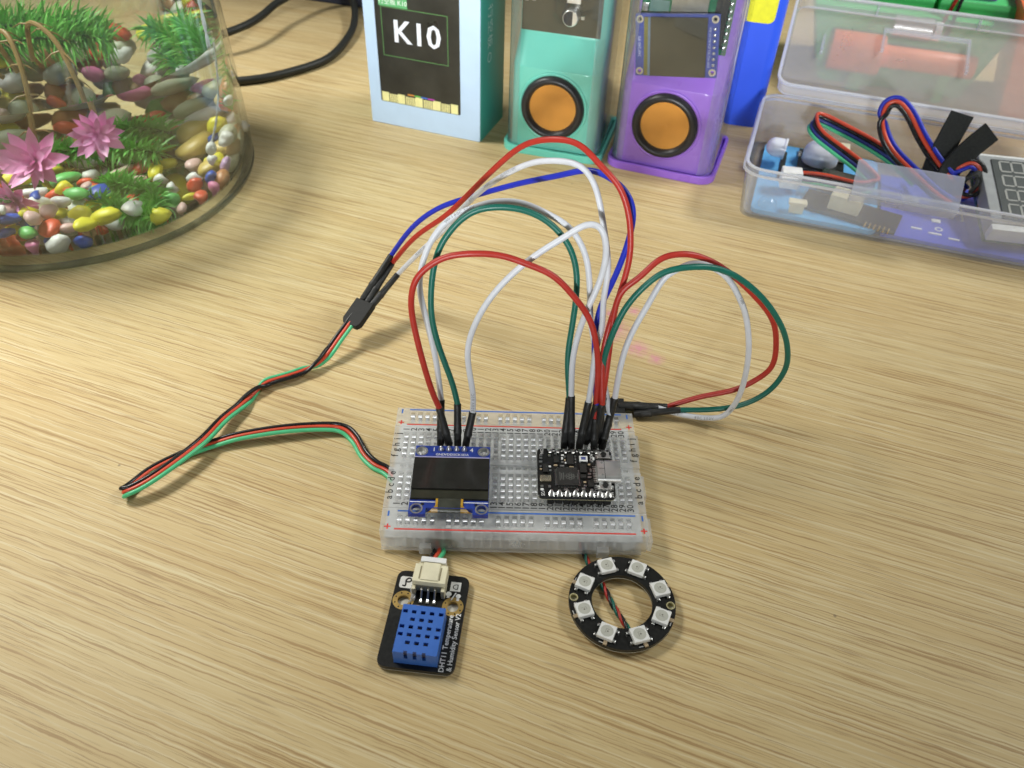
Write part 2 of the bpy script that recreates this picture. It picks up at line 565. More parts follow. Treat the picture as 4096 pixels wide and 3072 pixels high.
rec.append((X0, -1.3, X1, 1.0, 0.9))        # centre channel
for c in range(1, 31):
    rec.append((colx(c) - 0.85, -1.0, colx(c) + 0.85, 0.7, 2.2))
rec.append((X0, 17.35, X1, 17.75, 0.45)); rec.append((X0, -18.2, X1, -17.8, 0.45))
for a in rec:
    xs.update((round(a[0], 3), round(a[2], 3))); ys.update((round(a[1], 3), round(a[3], 3)))
xs = sorted(xs); ys = sorted(ys)
nx, ny = len(xs) - 1, len(ys) - 1
import bisect
H = [[0.0] * ny for _ in range(nx)]
for a in rec:
    i0 = bisect.bisect_left(xs, round(a[0], 3)); i1 = bisect.bisect_left(xs, round(a[2], 3))
    j0 = bisect.bisect_left(ys, round(a[1], 3)); j1 = bisect.bisect_left(ys, round(a[3], 3))
    for i in range(i0, i1):
        for j in range(j0, j1):
            H[i][j] = max(H[i][j], a[4])
g = MB(); vid = {}
def V(x, y, z):
    k = (x, y, z)
    if k not in vid:
        vid[k] = len(g.v); g.v.append(Vector(k))
    return vid[k]
for i in range(nx):
    for j in range(ny):
        z = ZT - H[i][j]
        g.f.append([V(xs[i], ys[j], z), V(xs[i + 1], ys[j], z), V(xs[i + 1], ys[j + 1], z), V(xs[i], ys[j + 1], z)])
        zr = ZT - H[i + 1][j] if i + 1 < nx else 2.0
        if zr != z: g.f.append([V(xs[i + 1], ys[j], z), V(xs[i + 1], ys[j], zr), V(xs[i + 1], ys[j + 1], zr), V(xs[i + 1], ys[j + 1], z)])
        zu = ZT - H[i][j + 1] if j + 1 < ny else 2.0
        if zu != z: g.f.append([V(xs[i], ys[j + 1], z), V(xs[i + 1], ys[j + 1], z), V(xs[i + 1], ys[j + 1], zu), V(xs[i], ys[j + 1], zu)])
        if i == 0: g.f.append([V(xs[0], ys[j], z), V(xs[0], ys[j + 1], z), V(xs[0], ys[j + 1], 2.0), V(xs[0], ys[j], 2.0)])
        if j == 0: g.f.append([V(xs[i], ys[0], z), V(xs[i], ys[0], 2.0), V(xs[i + 1], ys[0], 2.0), V(xs[i + 1], ys[0], z)])
body = g.build('board_body', M['abs'], bb, smooth=0)
# side lugs, bottom flange, front ribs
g = MB()
g.box(X0, Y0 - 0.9, 1.2, X1 - 1.5, Y1, 2.0)
for lx in (-27.4, 27.6):
    g.box(lx - 1.9, Y0 - 2.2, 1.2, lx + 1.9, Y0 - 0.02, 4.4)
for ly in (13, -5.5, -23):
    g.box(X1, ly - 4.5, 3.2, X1 + 1.3, ly + 4.5, 8.2)
g.build('board_flange', M['abs'], bb, bevel=0.25)
g = MB()
for k in range(26):
    x = -37 + k * 2.96
    g.box(x, Y0 + 0.4, 2.05, x + (0.5 if k % 6 else 3.6), Y0 + 3.0, 8.6)
o = g.build('inner_ribs', M['abs'], bb); o['kind'] = 'stuff'
g = MB(); g.box(X0 + 0.6, Y0 + 3.2, 2.05, X1 - 0.6, Y1 - 0.6, 2.6); g.build('foam_backing', M['tape'], bb)
# spring contacts
def clip_mesh():
    g = MB()
    for k in range(4):
        y = -k * PIT
        pr = [(0.46 * math.cos(R(a)), 0.40 * math.sin(R(a)) - 0.02) for a in range(0, 181, 30)]
        n = len(pr)
        v = [(-0.66, y + p[0], p[1]) for p in pr] + [(0.66, y + p[0], p[1]) for p in pr]
        g.add(v, [(i, i + 1, n + i + 1, n + i) for i in range(n - 1)] + [list(range(n)), list(range(n, 2 * n))[::-1]])
    g.box(-0.6, -3 * PIT - 1.9, -1.42, 0.6, 1.9, -1.35)
    return g.mesh('contact_clip', smooth=60)
cm = clip_mesh(); cm.materials.append(M['clip'])
for c in range(1, 31):
    for y in (12.70, -5.08):
        o = new_obj('contact_clip', cm, None, bb); o.location = (colx(c) * S, y * S, (ZT + 0.02) * S)
g = MB()
for j in range(5):
    pr = [(0.55 * math.cos(R(a)), 0.45 * math.sin(R(a)) - 0.02) for a in range(0, 181, 30)]
    n = len(pr); x = j * PIT
    v = [(x - 0.64, p[0], p[1]) for p in pr] + [(x + 0.64, p[0], p[1]) for p in pr]
    g.add(v, [(i, i + 1, n + i + 1, n + i) for i in range(n - 1)] + [list(range(n)), list(range(n, 2 * n))[::-1]])
    g.box(x - 0.6, -2.0, -1.42, x + 0.6, 2.0, -1.35)
rm = g.mesh('rail_contact', smooth=60); rm.materials.append(M['clip'])
for k in range(5):
    for yc in (22.45, -22.35):
        o = new_obj('rail_contact', rm, None, bb); o.location = ((-35.56 + k * 6 * PIT) * S, yc * S, (ZT + 0.02) * S)
# printed lines and characters
zp = ZT + 0.05
for nm, m_, y, x0, x1 in (('blue_line', 'blue_ink', 25.55, -36.8, 37.4), ('red_line', 'red_ink', 18.35, -37.2, 36.9),
                          ('blue_line', 'blue_ink', -19.25, -36.4, 37.8), ('red_line', 'red_ink', -26.2, -36.8, 37.3)):
    g = MB(); g.box(x0, y - 0.26, zp, x1, y + 0.26, zp + 0.03); g.build(nm, M[m_], bb, smooth=0)
for nm, m_, pts in (('minus_sign', 'blue_ink', ((-39.4, 24.7), (39.4, 24.6), (-39.1, -20.3), (39.9, -20.2))),
                    ('plus_sign', 'red_ink', ((-39.3, 19.3), (39.6, 19.5), (-38.9, -25.3), (39.9, -25.0)))):
    for x, y in pts:
        g = MB()
        if nm == 'minus_sign': g.box(x - 0.26, y - 1.0, zp, x + 0.26, y + 1.0, zp + 0.03)
        else:
            g.add([(x + a, y + b, zp) for a, b in ((-1, -.24), (-.24, -.24), (-.24, -1), (.24, -1), (.24, -.24), (1, -.24), (1, .24), (.24, .24), (.24, 1), (-.24, 1), (-.24, .24), (-1, .24))], [list(range(12))])
        g.build(nm, M[m_], bb, smooth=0)
g = MB()
for c in range(1, 31):
    g.text(str(c), 3.0, colx(c) - 0.2, 16.05, zp, 90, bold=.012)
    g.text(str(c), 3.0, colx(c) - 0.15, -16.3, zp, 90, bold=.012)
for r, y in ROWY.items():
    g.text(r, 3.3, -39.75, y, zp, 90, bold=.012); g.text(r, 3.3, 39.8, y, zp, 90, bold=.012)
g.build('printed_characters', M['ink'], bb, smooth=0)

# ------------------------------------------------------------------ OLED module
ol = thing('display_module', 'small blue circuit board with a blank black screen plugged into the clear breadboard', 'display module')
ox0, ox1, oy0, oy1 = -32.6, -8.2, -23.4, 4.9
out = [(ox0, oy0), (-27.4, oy0), (-27.4, -21.0), (-13.0, -21.0), (-13.0, oy0), (ox1, oy0), (ox1, oy1), (ox0, oy1)]
hol = [circle(-30.5, 2.5, 1.55), (circle(-10.3, 2.6, 1.55)), circle(-30.3, -21.3, 1.45), circle(-10.3, -21.2, 1.45)]
ob = plate('circuit_board', out, hol, 12.5, 14.0, M['pcb_blue'], ol)
for x, y in ((-30.5, 2.5), (-10.3, 2.6), (-30.3, -21.3), (-10.3, -21.2)):
    g = MB(); g.ring(x, y, 12.45, 14.06, 1.5, 2.0); g.build('mounting_ring', M['tin'], ol)
g = MB(); g.box(-32.5, -17.9, 14.0, -8.3, -1.3, 14.3); g.box(-32.5, -14.3, 14.3, -8.3, -1.4, 15.4)
M['screen'] = mat('dark_screen_glass', (0.020, 0.019, 0.0165), 0.14, vary=0.1, spec=0.5)
M['screen_low'] = mat('dark_glass_ledge', (0.030, 0.030, 0.020), 0.18, vary=0.25, scale=150)
sg = g.build('screen_glass', M['screen'], ol, bevel=0.08)
g = MB(); g.box(-32.4, -17.7, 14.32, -8.4, -14.36, 14.75); g.build('driver_ledge', M['screen_low'], sg, bevel=0.06)
g = MB(); g.box(-32.45, -1.25, 14.05, -8.35, -0.85, 15.2); g.build('adhesive_edge', mat('violet_adhesive', (0.42, 0.40, 0.62), 0.35), sg)
# amber flex folding over the notch
M['flex'] = mat('amber_flex', (0.42, 0.24, 0.03), 0.25, vary=0.2, scale=400, coat=0.2)
M['flex_dark'] = mat('flex_cover', (0.050, 0.052, 0.040), 0.2, vary=0.3, scale=200, coat=0.5)
prof = [(-17.4, 14.6), (-18.2, 14.62), (-19.2, 14.55), (-20.2, 14.35), (-21.0, 13.8), (-21.5, 13.0), (-21.4, 12.2)]
def strip(x0, x1, dz, x0b=None, x1b=None):
    g = MB(); v = []; n = len(prof)
    for i, (y, z) in enumerate(prof):
        t = max(0, (i - 3) / (n - 4))
        a = x0 + ((x0b if x0b is not None else x0) - x0) * t; b = x1 + ((x1b if x1b is not None else x1) - x1) * t
        v += [(a, y - dz, z + dz), (b, y - dz, z + dz)]
    g.add(v, [(2 * i, 2 * i + 2, 2 * i + 3, 2 * i + 1) for i in range(n - 1)])
    return g
strip(-24.5, -16.0, 0.0, -27.2, -13.2).build('flex_cable', M['flex'], ol)
strip(-23.75, -16.75, 0.06).build('flex_stiffener', M['flex_dark'], ol)
g = MB(); g.box(-32.5, -18.85, 14.03, -24.6, -18.6, 14.08); g.box(-16.0, -18.85, 14.03, -8.3, -18.6, 14.08); g.build('silk_line', M['silk'], ol, smooth=0)
g = MB()
for s_, x in (('GND', -24.4), ('VDD', -21.7), ('SCK', -19.0), ('SDA', -16.4)): g.text(s_, 1.35, x, 1.1, 14.04)
g.text('1', 2.4, -26.6, 3.2, 14.04); g.text('4', 2.4, -14.3, 3.2, 14.04)
g.build('lettering', M['silk'], ol, smooth=0)
for x in (-24.3, -21.75, -19.2, -16.65):
    g = MB(); g.lathe([(1.0, 14.0), (0.95, 14.25), (0.55, 14.9), (0.34, 15.5), (0.0, 15.6)], 12, Matrix.Translation((x, 3.4, 0)))
    g.box(x - 0.32, 3.08, 8.2, x + 0.32, 3.72, 12.6)
    g.build('header_pin', M['tin'], ol)
g = MB(); g.box(-25.6, 2.1, 10.03, -15.35, 4.7, 12.48); g.build('pin_header', M['black_plastic'], ol, bevel=0.2)
for x, y in ((-28.5, -19.6), (-12.0, -19.6)):
    g = MB(); g.lathe([(0.55, 14.03), (0.0, 14.06)], 12, Matrix.Translation((x, y, 0))); g.build('via', M['pcb_black'], ol)

# ------------------------------------------------------------------ microcontroller board
mc = thing('microcontroller_board', 'black microcontroller board with metal socket and square chip on the clear breadboard', 'circuit board')
mx0, mx1, my0, my1 = 7.2, 31.7, -15.4, 4.9
hol = []
plate('circuit_board', rrect(mx0, my0, mx1, my1, 1.6), hol, 12.7, 14.0, M['pcb_black'], mc)
g = MB(); g.prism(rrect(mx0 + .02, my0 + .02, mx1 - .02, my1 - .02, 1.6), 12.45, 12.7); g.build('board_edge', M['pcb_edge'], mc)
for i in range(8):
    x = colx(20) + i * PIT + 0.02
    for y, s_ in ((-14.2, 1), (3.9, -1)):
        g = MB()
        yb = my0 if s_ > 0 else my1
        v = [(x - 0.85, yb, 14.03), (x + 0.85, yb, 14.03), (x + 0.8, y, 14.35), (x + 0.35, y + s_ * 1.3, 14.55), (x - 0.35, y + s_ * 1.3, 14.55), (x - 0.8, y, 14.35), (x, y + s_ * 0.2, 14.95), (x, yb + s_ * .2, 14.2)]
        g.add(v, [(0, 7, 6, 5), (7, 1, 2, 6), (6, 2, 3, 4), (5, 6, 4), (0, 5, 4, 3, 2, 1)])
        g.box(x - 0.32, y - 0.32, 8.0, x + 0.32, y + 0.32, 12.5)
        g.build('solder_joint', M['tin'], mc, smooth=50)
    for y in (-13.97, 3.81):
        g = MB(); g.box(x - 1.2, y - 1.25, 10.03, x + 1.2, y + 1.25, 12.44); g.build('header_block', M['black_plastic'], mc, bevel=0.35)
# USB-C shell
g = MB()
prof = rrect(-4.35, 0, 4.35, 3.15, 1.5, 6)
mtx = Matrix.Translation((26.1, -6.05, 14.05)) @ Matrix.Rotation(R(90), 4, 'Z') @ Matrix.Rotation(R(90), 4, 'X')
inner = rrect(-3.95, 0.4, 3.95, 2.75, 1.15, 6)
n = len(prof)
def P3(o, d): return [mtx @ Vector((x, y, d)) for x, y in o]
g.loft([P3(inner, 1.2), P3(inner, 7.4), P3(prof, 7.4), P3(prof, 0)], (True, True))
g.build('usb_socket', M['steel'], mc)
g = MB(); g.box(28.35, -10.2, 17.2, 28.5, -1.9, 17.215); g.box(26.6, -6.1, 17.2, 28.35, -5.95, 17.215); g.build('socket_seam', M['chip'], mc)
for y in (-3.6, -8.6):
    g = MB(); g.lathe([(.42, 17.2), (.3, 17.3), (0, 17.32)], 10, Matrix.Translation((27.6, y, 0))); g.build('socket_dimple', M['tin'], mc)
g = MB(); g.box(27.6, -7.6, 15.45, 33.0, -3.6, 16.05); g.build('usb_tongue', M['black_plastic'], mc)
for y in (-10.7, -1.4):
    g = MB(); g.box(27.0, y - 0.55, 14.03, 28.4, y + 0.55, 14.4); g.build('socket_tab', M['tin'], mc)
# chip
g = MB(); g.box(13.3, -11.3, 14.05, 20.1, -4.1, 14.9); ch = g.build('processor_chip', M['chip'], mc, bevel=0.1)
g = MB()
for k in range(14):
    t = k / 13 - 0.5
    g.cbox(13.0, -7.7 + t * 6.2, 14.2, 0.55, 0.2, 0.2); g.cbox(20.4, -7.7 + t * 6.2, 14.2, 0.55, 0.2, 0.2)
    g.cbox(16.7 + t * 6.0, -11.6, 14.2, 0.2, 0.55, 0.2); g.cbox(16.7 + t * 6.0, -3.8, 14.2, 0.2, 0.55, 0.2)
o = g.build('chip_leads', M['tin'], ch); o['kind'] = 'stuff'
# berry mark on the chip: outlined drupelets with two leaves
g = MB()
def arc_ring(cx, cy, r, w, a0=0, a1=360, n=14):
    v = []
    for i in range(n + 1):
        a = R(a0 + (a1 - a0) * i / n)
        v += [(cx + (r - w) * math.cos(a), cy + (r - w) * math.sin(a), 14.93), (cx + r * math.cos(a), cy + r * math.sin(a), 14.93)]
    g.add(v, [(2 * i, 2 * i + 1, 2 * i + 3, 2 * i + 2) for i in range(n)])
bx, by = 17.6, -7.7
for dx, dy, r in ((0, 0, .5), (-.85, .55, .5), (-.85, -.55, .5), (0, 1.0, .5), (0, -1.0, .5), (.85, .5, .48), (.85, -.5, .48), (-1.45, 0, .4)):
    arc_ring(bx + dx, by + dy, r, .14)
arc_ring(bx + 1.75, by + .62, .75, .16, 150, 400); arc_ring(bx + 1.75, by - .62, .75, .16, -40, 210)
for i, w in enumerate((3.4, 2.4, 3.0)):
    g.box(14.2 + i * 0.55, -7.7 - w / 2, 14.925, 14.42 + i * 0.55, -7.7 + w / 2, 14.935)
g.build('chip_marking', M['chip_mark'], ch, smooth=0)
# buttons
for x, y in ((28.8, 1.5), (28.5, -11.5)):
    g = MB(); g.box(x - 1.9, y - 1.35, 14.05, x + 1.9, y + 1.35, 15.3); bt = g.build('push_button', M['steel'], mc, bevel=0.15)
    g = MB(); g.lathe([(0.95, 15.25), (0.95, 15.7), (0.8, 15.8), (0.0, 15.8)], 18, Matrix.Translation((x, y, 0))); g.build('button_cap', M['black_plastic'], bt)
    g = MB()
    for sx in (-1, 1): g.box(x + sx * 2.25 - .4, y - .9, 14.03, x + sx * 2.25 + .4, y + .9, 14.3)
    g.build('button_leads', M['tin'], bt)
g = MB(); g.box(7.9, -9.8, 14.05, 11.5, -7.3, 14.9); g.build('crystal', mat('crystal_can', (0.62, 0.55, 0.40), 0.25, metal=0.9), mc, bevel=0.15)
g = MB(); g.box(20.9, -0.9, 14.05, 23.6, 1.4, 14.75); lb = g.build('status_light', M['silk'], mc, bevel=0.1)
g = MB(); g.box(21.5, -0.3, 14.76, 23.0, 0.8, 14.9); g.build('light_window', mat('blue_grey_lens', (0.10, 0.12, 0.30), 0.2), lb)
for x0, y0, x1, y1 in ((16.9, -2.3, 19.0, 1.9), (21.0, -5.6, 23.0, -2.0), (23.2, -11.5, 25.0, -8.8), (12.6, -1.6, 14.2, 1.0), (9.0, -5.8, 10.6, -2.5), (20.9, -8.0, 22.6, -6.6)):
    g = MB(); g.box(x0, y0, 14.05, x1, y1, 14.8); g.build('small_chip', M['chip'], mc, bevel=0.1)
r2 = random.Random(5)
smd = []
for x, y, w, h in ((15.5, 1.8, .9, .6), (15.3, .4, .6, .9), (15.4, -1.2, .9, .6), (16.2, -0.3, .5, .7), (16.3, 1.2, .5, .7), (19.6, 1.4, .5, .7), (19.6, .2, .5, .7), (19.6, -1.2, .5, .7), (16.4, -1.5, .5, .7),
                   (13.1, -2.6, 1.2, .6), (15.2, -2.9, 1.4, .7), (18.2, -3.2, 1.4, .5), (8.4, 1.6, .9, .7), (8.4, .4, .9, .6), (8.3, -1.2, 1.1, .7), (8.3, -3.2, .7, .5), (8.3, -4.4, .7, .5), (11.2, -3.2, .8, .6), (11.3, -4.9, .8, .7),
                   (24.0, -2.0, .8, .6), (24.3, -4.4, .6, 1.2), (23.9, -6.0, 1.0, .7), (23.8, -7.4, 1.2, .8), (22.2, -9.5, .9, .6), (22.2, -11.0, .9, .6), (21.6, -12.2, 1.2, .8), (16.0, -12.8, 1.2, .8), (19.6, -12.7, .9, .9),
                   (24.2, -12.6, .9, .7), (25.1, -13.3, .6, .6), (10.9, -11.6, .9, .9), (8.5, -11.5, .9, .7), (8.5, -12.8, 1.0, .7), (25.6, 0.6, .6, 1.2), (13.2, 2.4, .8, .6), (11.2, 1.6, .8, .8), (24.6, -0.2, .6, .8)):
    g = MB(); g.box(x - w / 2, y - h / 2, 14.04, x + w / 2, y + h / 2, 14.5)
    g.build('chip_component', M[r2.choice(['tin', 'tin', 'silk', 'ceramic'])], mc, bevel=0.08, seg=1)
g = MB()
for k in range(10): g.cbox(25.6, -9.2 + k * 0.72, 14.12, 1.2, 0.3, 0.14)
o = g.build('socket_leads', M['tin'], mc); o['kind'] = 'stuff'
g = MB()
for i, s_ in enumerate(('16', '18', '19', '24', '27', 'VCC', 'GND', 'BAT')):
    g.text(s_, 1.25, colx(20) + i * PIT + 1.28, -14.2, 14.05, -90)
for i, s_ in enumerate(('8', '9', '5', '4', '1', '0', '3', '2')):
    g.text(s_, 1.25, colx(20) + i * PIT + 1.28, 3.9, 14.05, -90)
g.text('BOOT', 1.35, 24.9, 1.1, 14.05, -90); g.text('RST', 1.25, 25.6, -11.4, 14.05, -90); g.text('V35', 1.6, 8.7, -14.0, 14.05, -90); g.text('ON', 1.5, 8.7, 3.6, 14.05, -90)
g.build('lettering', M['silk'], mc, smooth=0)

# ------------------------------------------------------------------ temperature sensor board
dh = thing('temperature_sensor_board', 'black sensor board carrying a blue slotted plastic housing, in front of the breadboard', 'sensor board', (-25.5, -52.3, 0), -6.0)
W2, L2, zc = 10.9, 15.7, 2.2
plate('circuit_board', rrect(-W2, -L2, W2, L2, 2.4), [circle(-7.5, 5.5, 1.75), circle(7.25, 5.1, 1.75)], 0.9, zc, M['pcb_black'], dh)
g = MB(); g.prism(rrect(-W2 + .05, -L2 + .05, W2 - .05, L2 - .05, 2.4), 0.62, 0.9); g.build('board_edge', mat('pale_board_edge', (0.60, 0.58, 0.50), 0.6), dh)
for x, y in ((-7.5, 5.5), (7.25, 5.1)):
    g = MB(); g.ring(x, y, 0.88, zc + 0.05, 1.7, 3.15, 28); pr_ = g.build('gold_ring', M['gold'], dh)
    g = MB()
    for k in range(8):
        a = R(22.5 + 45 * k); g.lathe([(0.26, zc + .06), (0.0, zc + .08)], 8, Matrix.Translation((x + 2.5 * math.cos(a), y + 2.5 * math.sin(a), 0)))
    g.build('ring_vias', M['pcb_black'], pr_)
# blue housing
M['blue_abs'] = mat('blue_abs', (0.045, 0.145, 0.50), 0.38, vary=0.05, scale=250, bump=0.15)
hx0, hx1, hy0, hy1 = -6.05, 6.15, -14.2, 0.7
zt = 8.1
outl = [(hx0, hy0), (hx1, hy0), (hx1, hy1), (hx0, hy1)]
holes = []
def rect(x, y, w, h): return [(x - w / 2, y - h / 2), (x + w / 2, y - h / 2), (x + w / 2, y + h / 2), (x - w / 2, y + h / 2)]
rows5 = (-1.45, -6.25, -8.65); rows3 = (-3.85, -11.05)
for y in rows5:
    for x in (-2.55, 0, 2.55): holes.append(rect(x, y, 1.3, 1.05))
    holes.append(rect(hx0 + 1.0, y, 1.35, 1.05)); holes.append(rect(hx1 - 1.0, y, 1.35, 1.05))
for y in rows3:
    for x in (-2.55, 0, 2.55): holes.append(rect(x, y, 1.3, 1.05))
hs = plate('sensor_housing', outl, holes, zt - 1.0, zt, M['blue_abs'], dh)
g = MB()
n_ = []
g.box(hx0, hy0 + .9, zc, hx0 + 0.9, hy1 - .9, zt - 1.0); g.box(hx1 - 0.9, hy0 + .9, zc, hx1, hy1 - .9, zt - 1.0)
g.box(hx0, hy1 - 0.9, zc, hx1, hy1, zt - 1.0)
xa = hx0
for x in (-2.55, 0, 2.55):                              # front wall with three slots
    g.box(xa, hy0, zc, x - 0.5, hy0 + .9, zt - 1.0); g.box(x - 0.5, hy0, zc, x + 0.5, hy0 + .9, zt - 3.1); xa = x + 0.5
g.box(xa, hy0, zc, hx1, hy0 + .9, zt - 1.0)
g.build('housing_wall', M['blue_abs'], hs)
g = MB()
for x in (-2.55, 0, 2.55): g.box(x - 0.5, hy0 - .012, zt - 1.0, x + 0.5, hy0 + .55, zt + .012)
g.build('housing_slot', mat('dark_blue_slot', (0.012, 0.02, 0.07), 0.6), hs)
g = MB(); g.box(hx0 + 1, hy0 + 1, zc + .05, hx1 - 1, hy1 - 1, zc + 3.0); g.build('sensor_core', mat('dark_sensor_core', (0.035, 0.03, 0.05), 0.6, vary=0.4), hs)
g = MB(); g.box(-1.2, -8.9, zc + 3.05, 1.2, -8.3, zc + 3.4); g.box(-1.0, -11.3, zc + 3.05, .9, -10.8, zc + 3.4); g.build('sensor_electrode', M['silk'], hs)
# cream connector with plug and pins
g = MB(); g.box(-5.3, 8.7, 3.0, 4.5, 14.9, 8.0); g.box(-5.3, 7.2, zc + .02, -4.2, 12.0, 6.0); g.box(3.4, 7.2, zc + .02, 4.5, 12.0, 6.0)
cn = g.build('connector', M['cream'], dh, bevel=0.2)
g = MB(); g.box(-2.9, 9.3, 8.0, 2.2, 15.3, 8.35); g.box(-4.4, 14.95, 4.0, 3.6, 15.9, 7.4); g.build('connector_ridge', M['cream'], cn, bevel=0.12)
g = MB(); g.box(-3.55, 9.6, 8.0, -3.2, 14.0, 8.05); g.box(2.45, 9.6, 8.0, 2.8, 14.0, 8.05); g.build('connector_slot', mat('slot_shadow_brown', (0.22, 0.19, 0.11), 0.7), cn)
g = MB(); g.box(-4.0, 15.6, 4.6, 3.6, 17.4, 8.3); g.build('plug', M['white_plastic'], dh, bevel=0.2)
for x in (-2.4, -0.4, 1.6):
    g = MB(); g.tube([(x, 9.2, 5.0), (x, 8.0, 4.9), (x, 7.2, 3.6), (x, 6.4, 2.55), (x, 5.6, 2.4)], 0.36, 8); g.cbox(x, 5.5, 2.45, 0.95, 0.9, 0.4)
    g.build('pin', M['tin'], dh)
g = MB(); g.cbox(-3.0, 3.6, 2.5, 1.8, 1.0, .5); g.build('capacitor', M['ceramic'], dh, bevel=.1)
g = MB(); g.cbox(1.1, 3.4, 2.5, 1.6, .9, .5); g.build('resistor', M['chip'], dh, bevel=.1)
# glue blob
g = MB(); g.tube(smooth_path([(-5.8, 10.6, 2.4), (-5.4, 9.0, 2.7), (-4.9, 7.6, 2.8), (-4.8, 6.2, 2.6), (-5.6, 5.0, 2.4)], 4), [0.3] * 3 + [0.75] * 11 + [0.3] * 3, 10)
g.build('glue_blob', clear_mat('hot_glue', (0.9, 0.92, 0.95), 0.55, (0.8, 0.82, 0.85)), dh)
zs = zc + 0.05
g = MB(); g.prism(rrect(-9.8, 9.6, -5.7, 13.6, 0.8), zs, zs + .03); g.box(5.5, 10.3, zs, 8.6, 13.5, zs + .03)
g.lathe([(0.85, zs), (0.85, zs + .03), (0, zs + .03)], 14, Matrix.Translation((5.4, 9.2, 0))); g.box(5.0, 7.9, zs, 5.8, 8.6, zs + .03)
g.add([(6.2, 7.2, zs + .03), (6.6, 7.2, zs + .03), (7.7, 9.9, zs + .03), (7.3, 9.9, zs + .03)], [(0, 1, 2, 3)])
g.lathe([(0.75, zs), (0.75, zs + .03), (0, zs + .03)], 14, Matrix.Translation((8.3, 8.8, 0))); g.box(7.9, 7.2, zs, 8.7, 8.2, zs + .03)
g.text('DHT11 Temperature', 2.05, 7.35, -6.6, zs + .02, 90, bold=.015); g.text('& Humidity Sensor V2', 2.0, 9.45, -6.0, zs + .02, 90, bold=.015)
g.build('lettering', M['silk'], dh, smooth=0)
g = MB(); g.tube(smooth_path([(-8.8, 10.4, zs + .03), (-8.0, 10.3, zs + .03), (-7.9, 11.2, zs + .03), (-8.0, 12.3, zs + .03), (-7.2, 13.1, zs + .03), (-6.4, 12.6, zs + .03), (-6.9, 11.8, zs + .03), (-7.9, 11.8, zs + .03)], 4), 0.24, 6)
g.text('D', 2.6, 7.05, 11.9, zs + .06, 180); g.build('printed_mark', M['ink'], dh, smooth=0)

# ------------------------------------------------------------------ LED ring
rg = thing('light_ring', 'black ring-shaped circuit board with eight white square lights, in front of the breadboard', 'light ring', (32.0, -45.6, 1.0), -4.5)
hol = [circle(0, 0, 8.95, 56), circle(-14.25, 0, 1.05), circle(14.25, 0, 1.05)]
plate('circuit_board', circle(0, 0, 15.75, 72), hol, 1.0, 2.3, M['pcb_black'], rg)
g = MB(); g.ring(0, 0, 0.72, 1.0, 8.97, 15.72, 72); g.build('board_edge', mat('pale_ring_edge', (0.55, 0.54, 0.44), 0.6), rg)
for x in (-14.25, 14.25):
    g = MB(); g.ring(x, 0, 1.0, 2.34, 1.0, 1.3, 20); g.build('mounting_ring', mat('olive_hole_rim', (0.42, 0.38, 0.20), 0.5), rg)
M['led_body'] = mat('white_led_ceramic', (0.74, 0.74, 0.71), 0.45, vary=0.03)
M['led_gel'] = mat('milky_led_gel', (0.47, 0.47, 0.41), 0.3, vary=0.06, scale=600)
g = MB(); g.box(-2.35, -2.35, 0.35, 2.35, 2.35, 1.75); led_m = g.mesh('light_body', bevel=0.18, seg=2, smooth=0); led_m.materials.append(M['led_body'])
g = MB(); g.lathe([(1.85, 1.765), (0.0, 1.785)], 24); gel_m = g.mesh('lens'); gel_m.materials.append(M['led_gel'])
g = MB()
for sx in (-1, 1):
    for sy in (-1, 1): g.box(sx * 2.35 - .55 + sx * .35, sy * 1.6 - .45, 0.02, sx * 2.35 + .55 + sx * .35, sy * 1.6 + .45, 0.75)
led_l = g.mesh('solder_tab', bevel=0.18, seg=2); led_l.materials.append(M['tin'])
g = MB(); g.lathe([(.26, 1.795), (0, 1.81)], 10, Matrix.Translation((.25, -.1, 0))); g.cbox(-.35, -.05, 1.792, .08, 1.5, .01); g.cbox(.1, .62, 1.792, 1.0, .07, .01); die_m = g.mesh('light_die', smooth=0); die_m.materials.append(mat('led_die', (0.16, 0.15, 0.12), 0.5))
g = MB(); g.box(-1.2, -3.15, 0.02, 1.2, -2.95, .05); lin_m = g.mesh('silk_line', smooth=0); lin_m.materials.append(M['silk'])
for k in range(8):
    a = 22.5 + 45 * k
    lo = new_obj('light', led_m, None, rg)
    lo.location = (12.1 * math.cos(R(a)) * S, 12.1 * math.sin(R(a)) * S, 2.3 * S); lo.rotation_euler = (0, 0, R(a + 90 + (3 if k % 2 else -2)))
    for nm, me in (('lens', gel_m), ('solder_tab', led_l), ('light_die', die_m), ('silk_line', lin_m)): new_obj(nm, me, None, lo)
    a2 = a + 3
    g = MB(); g.cbox(0, 0, 2.6, 1.1, 1.6, .55, 0)
    c_ = g.build('capacitor', M['ceramic'], rg, loc=(14.9 * math.cos(R(a2)), 14.9 * math.sin(R(a2)), 0), rz=a2 + 90, bevel=.12)

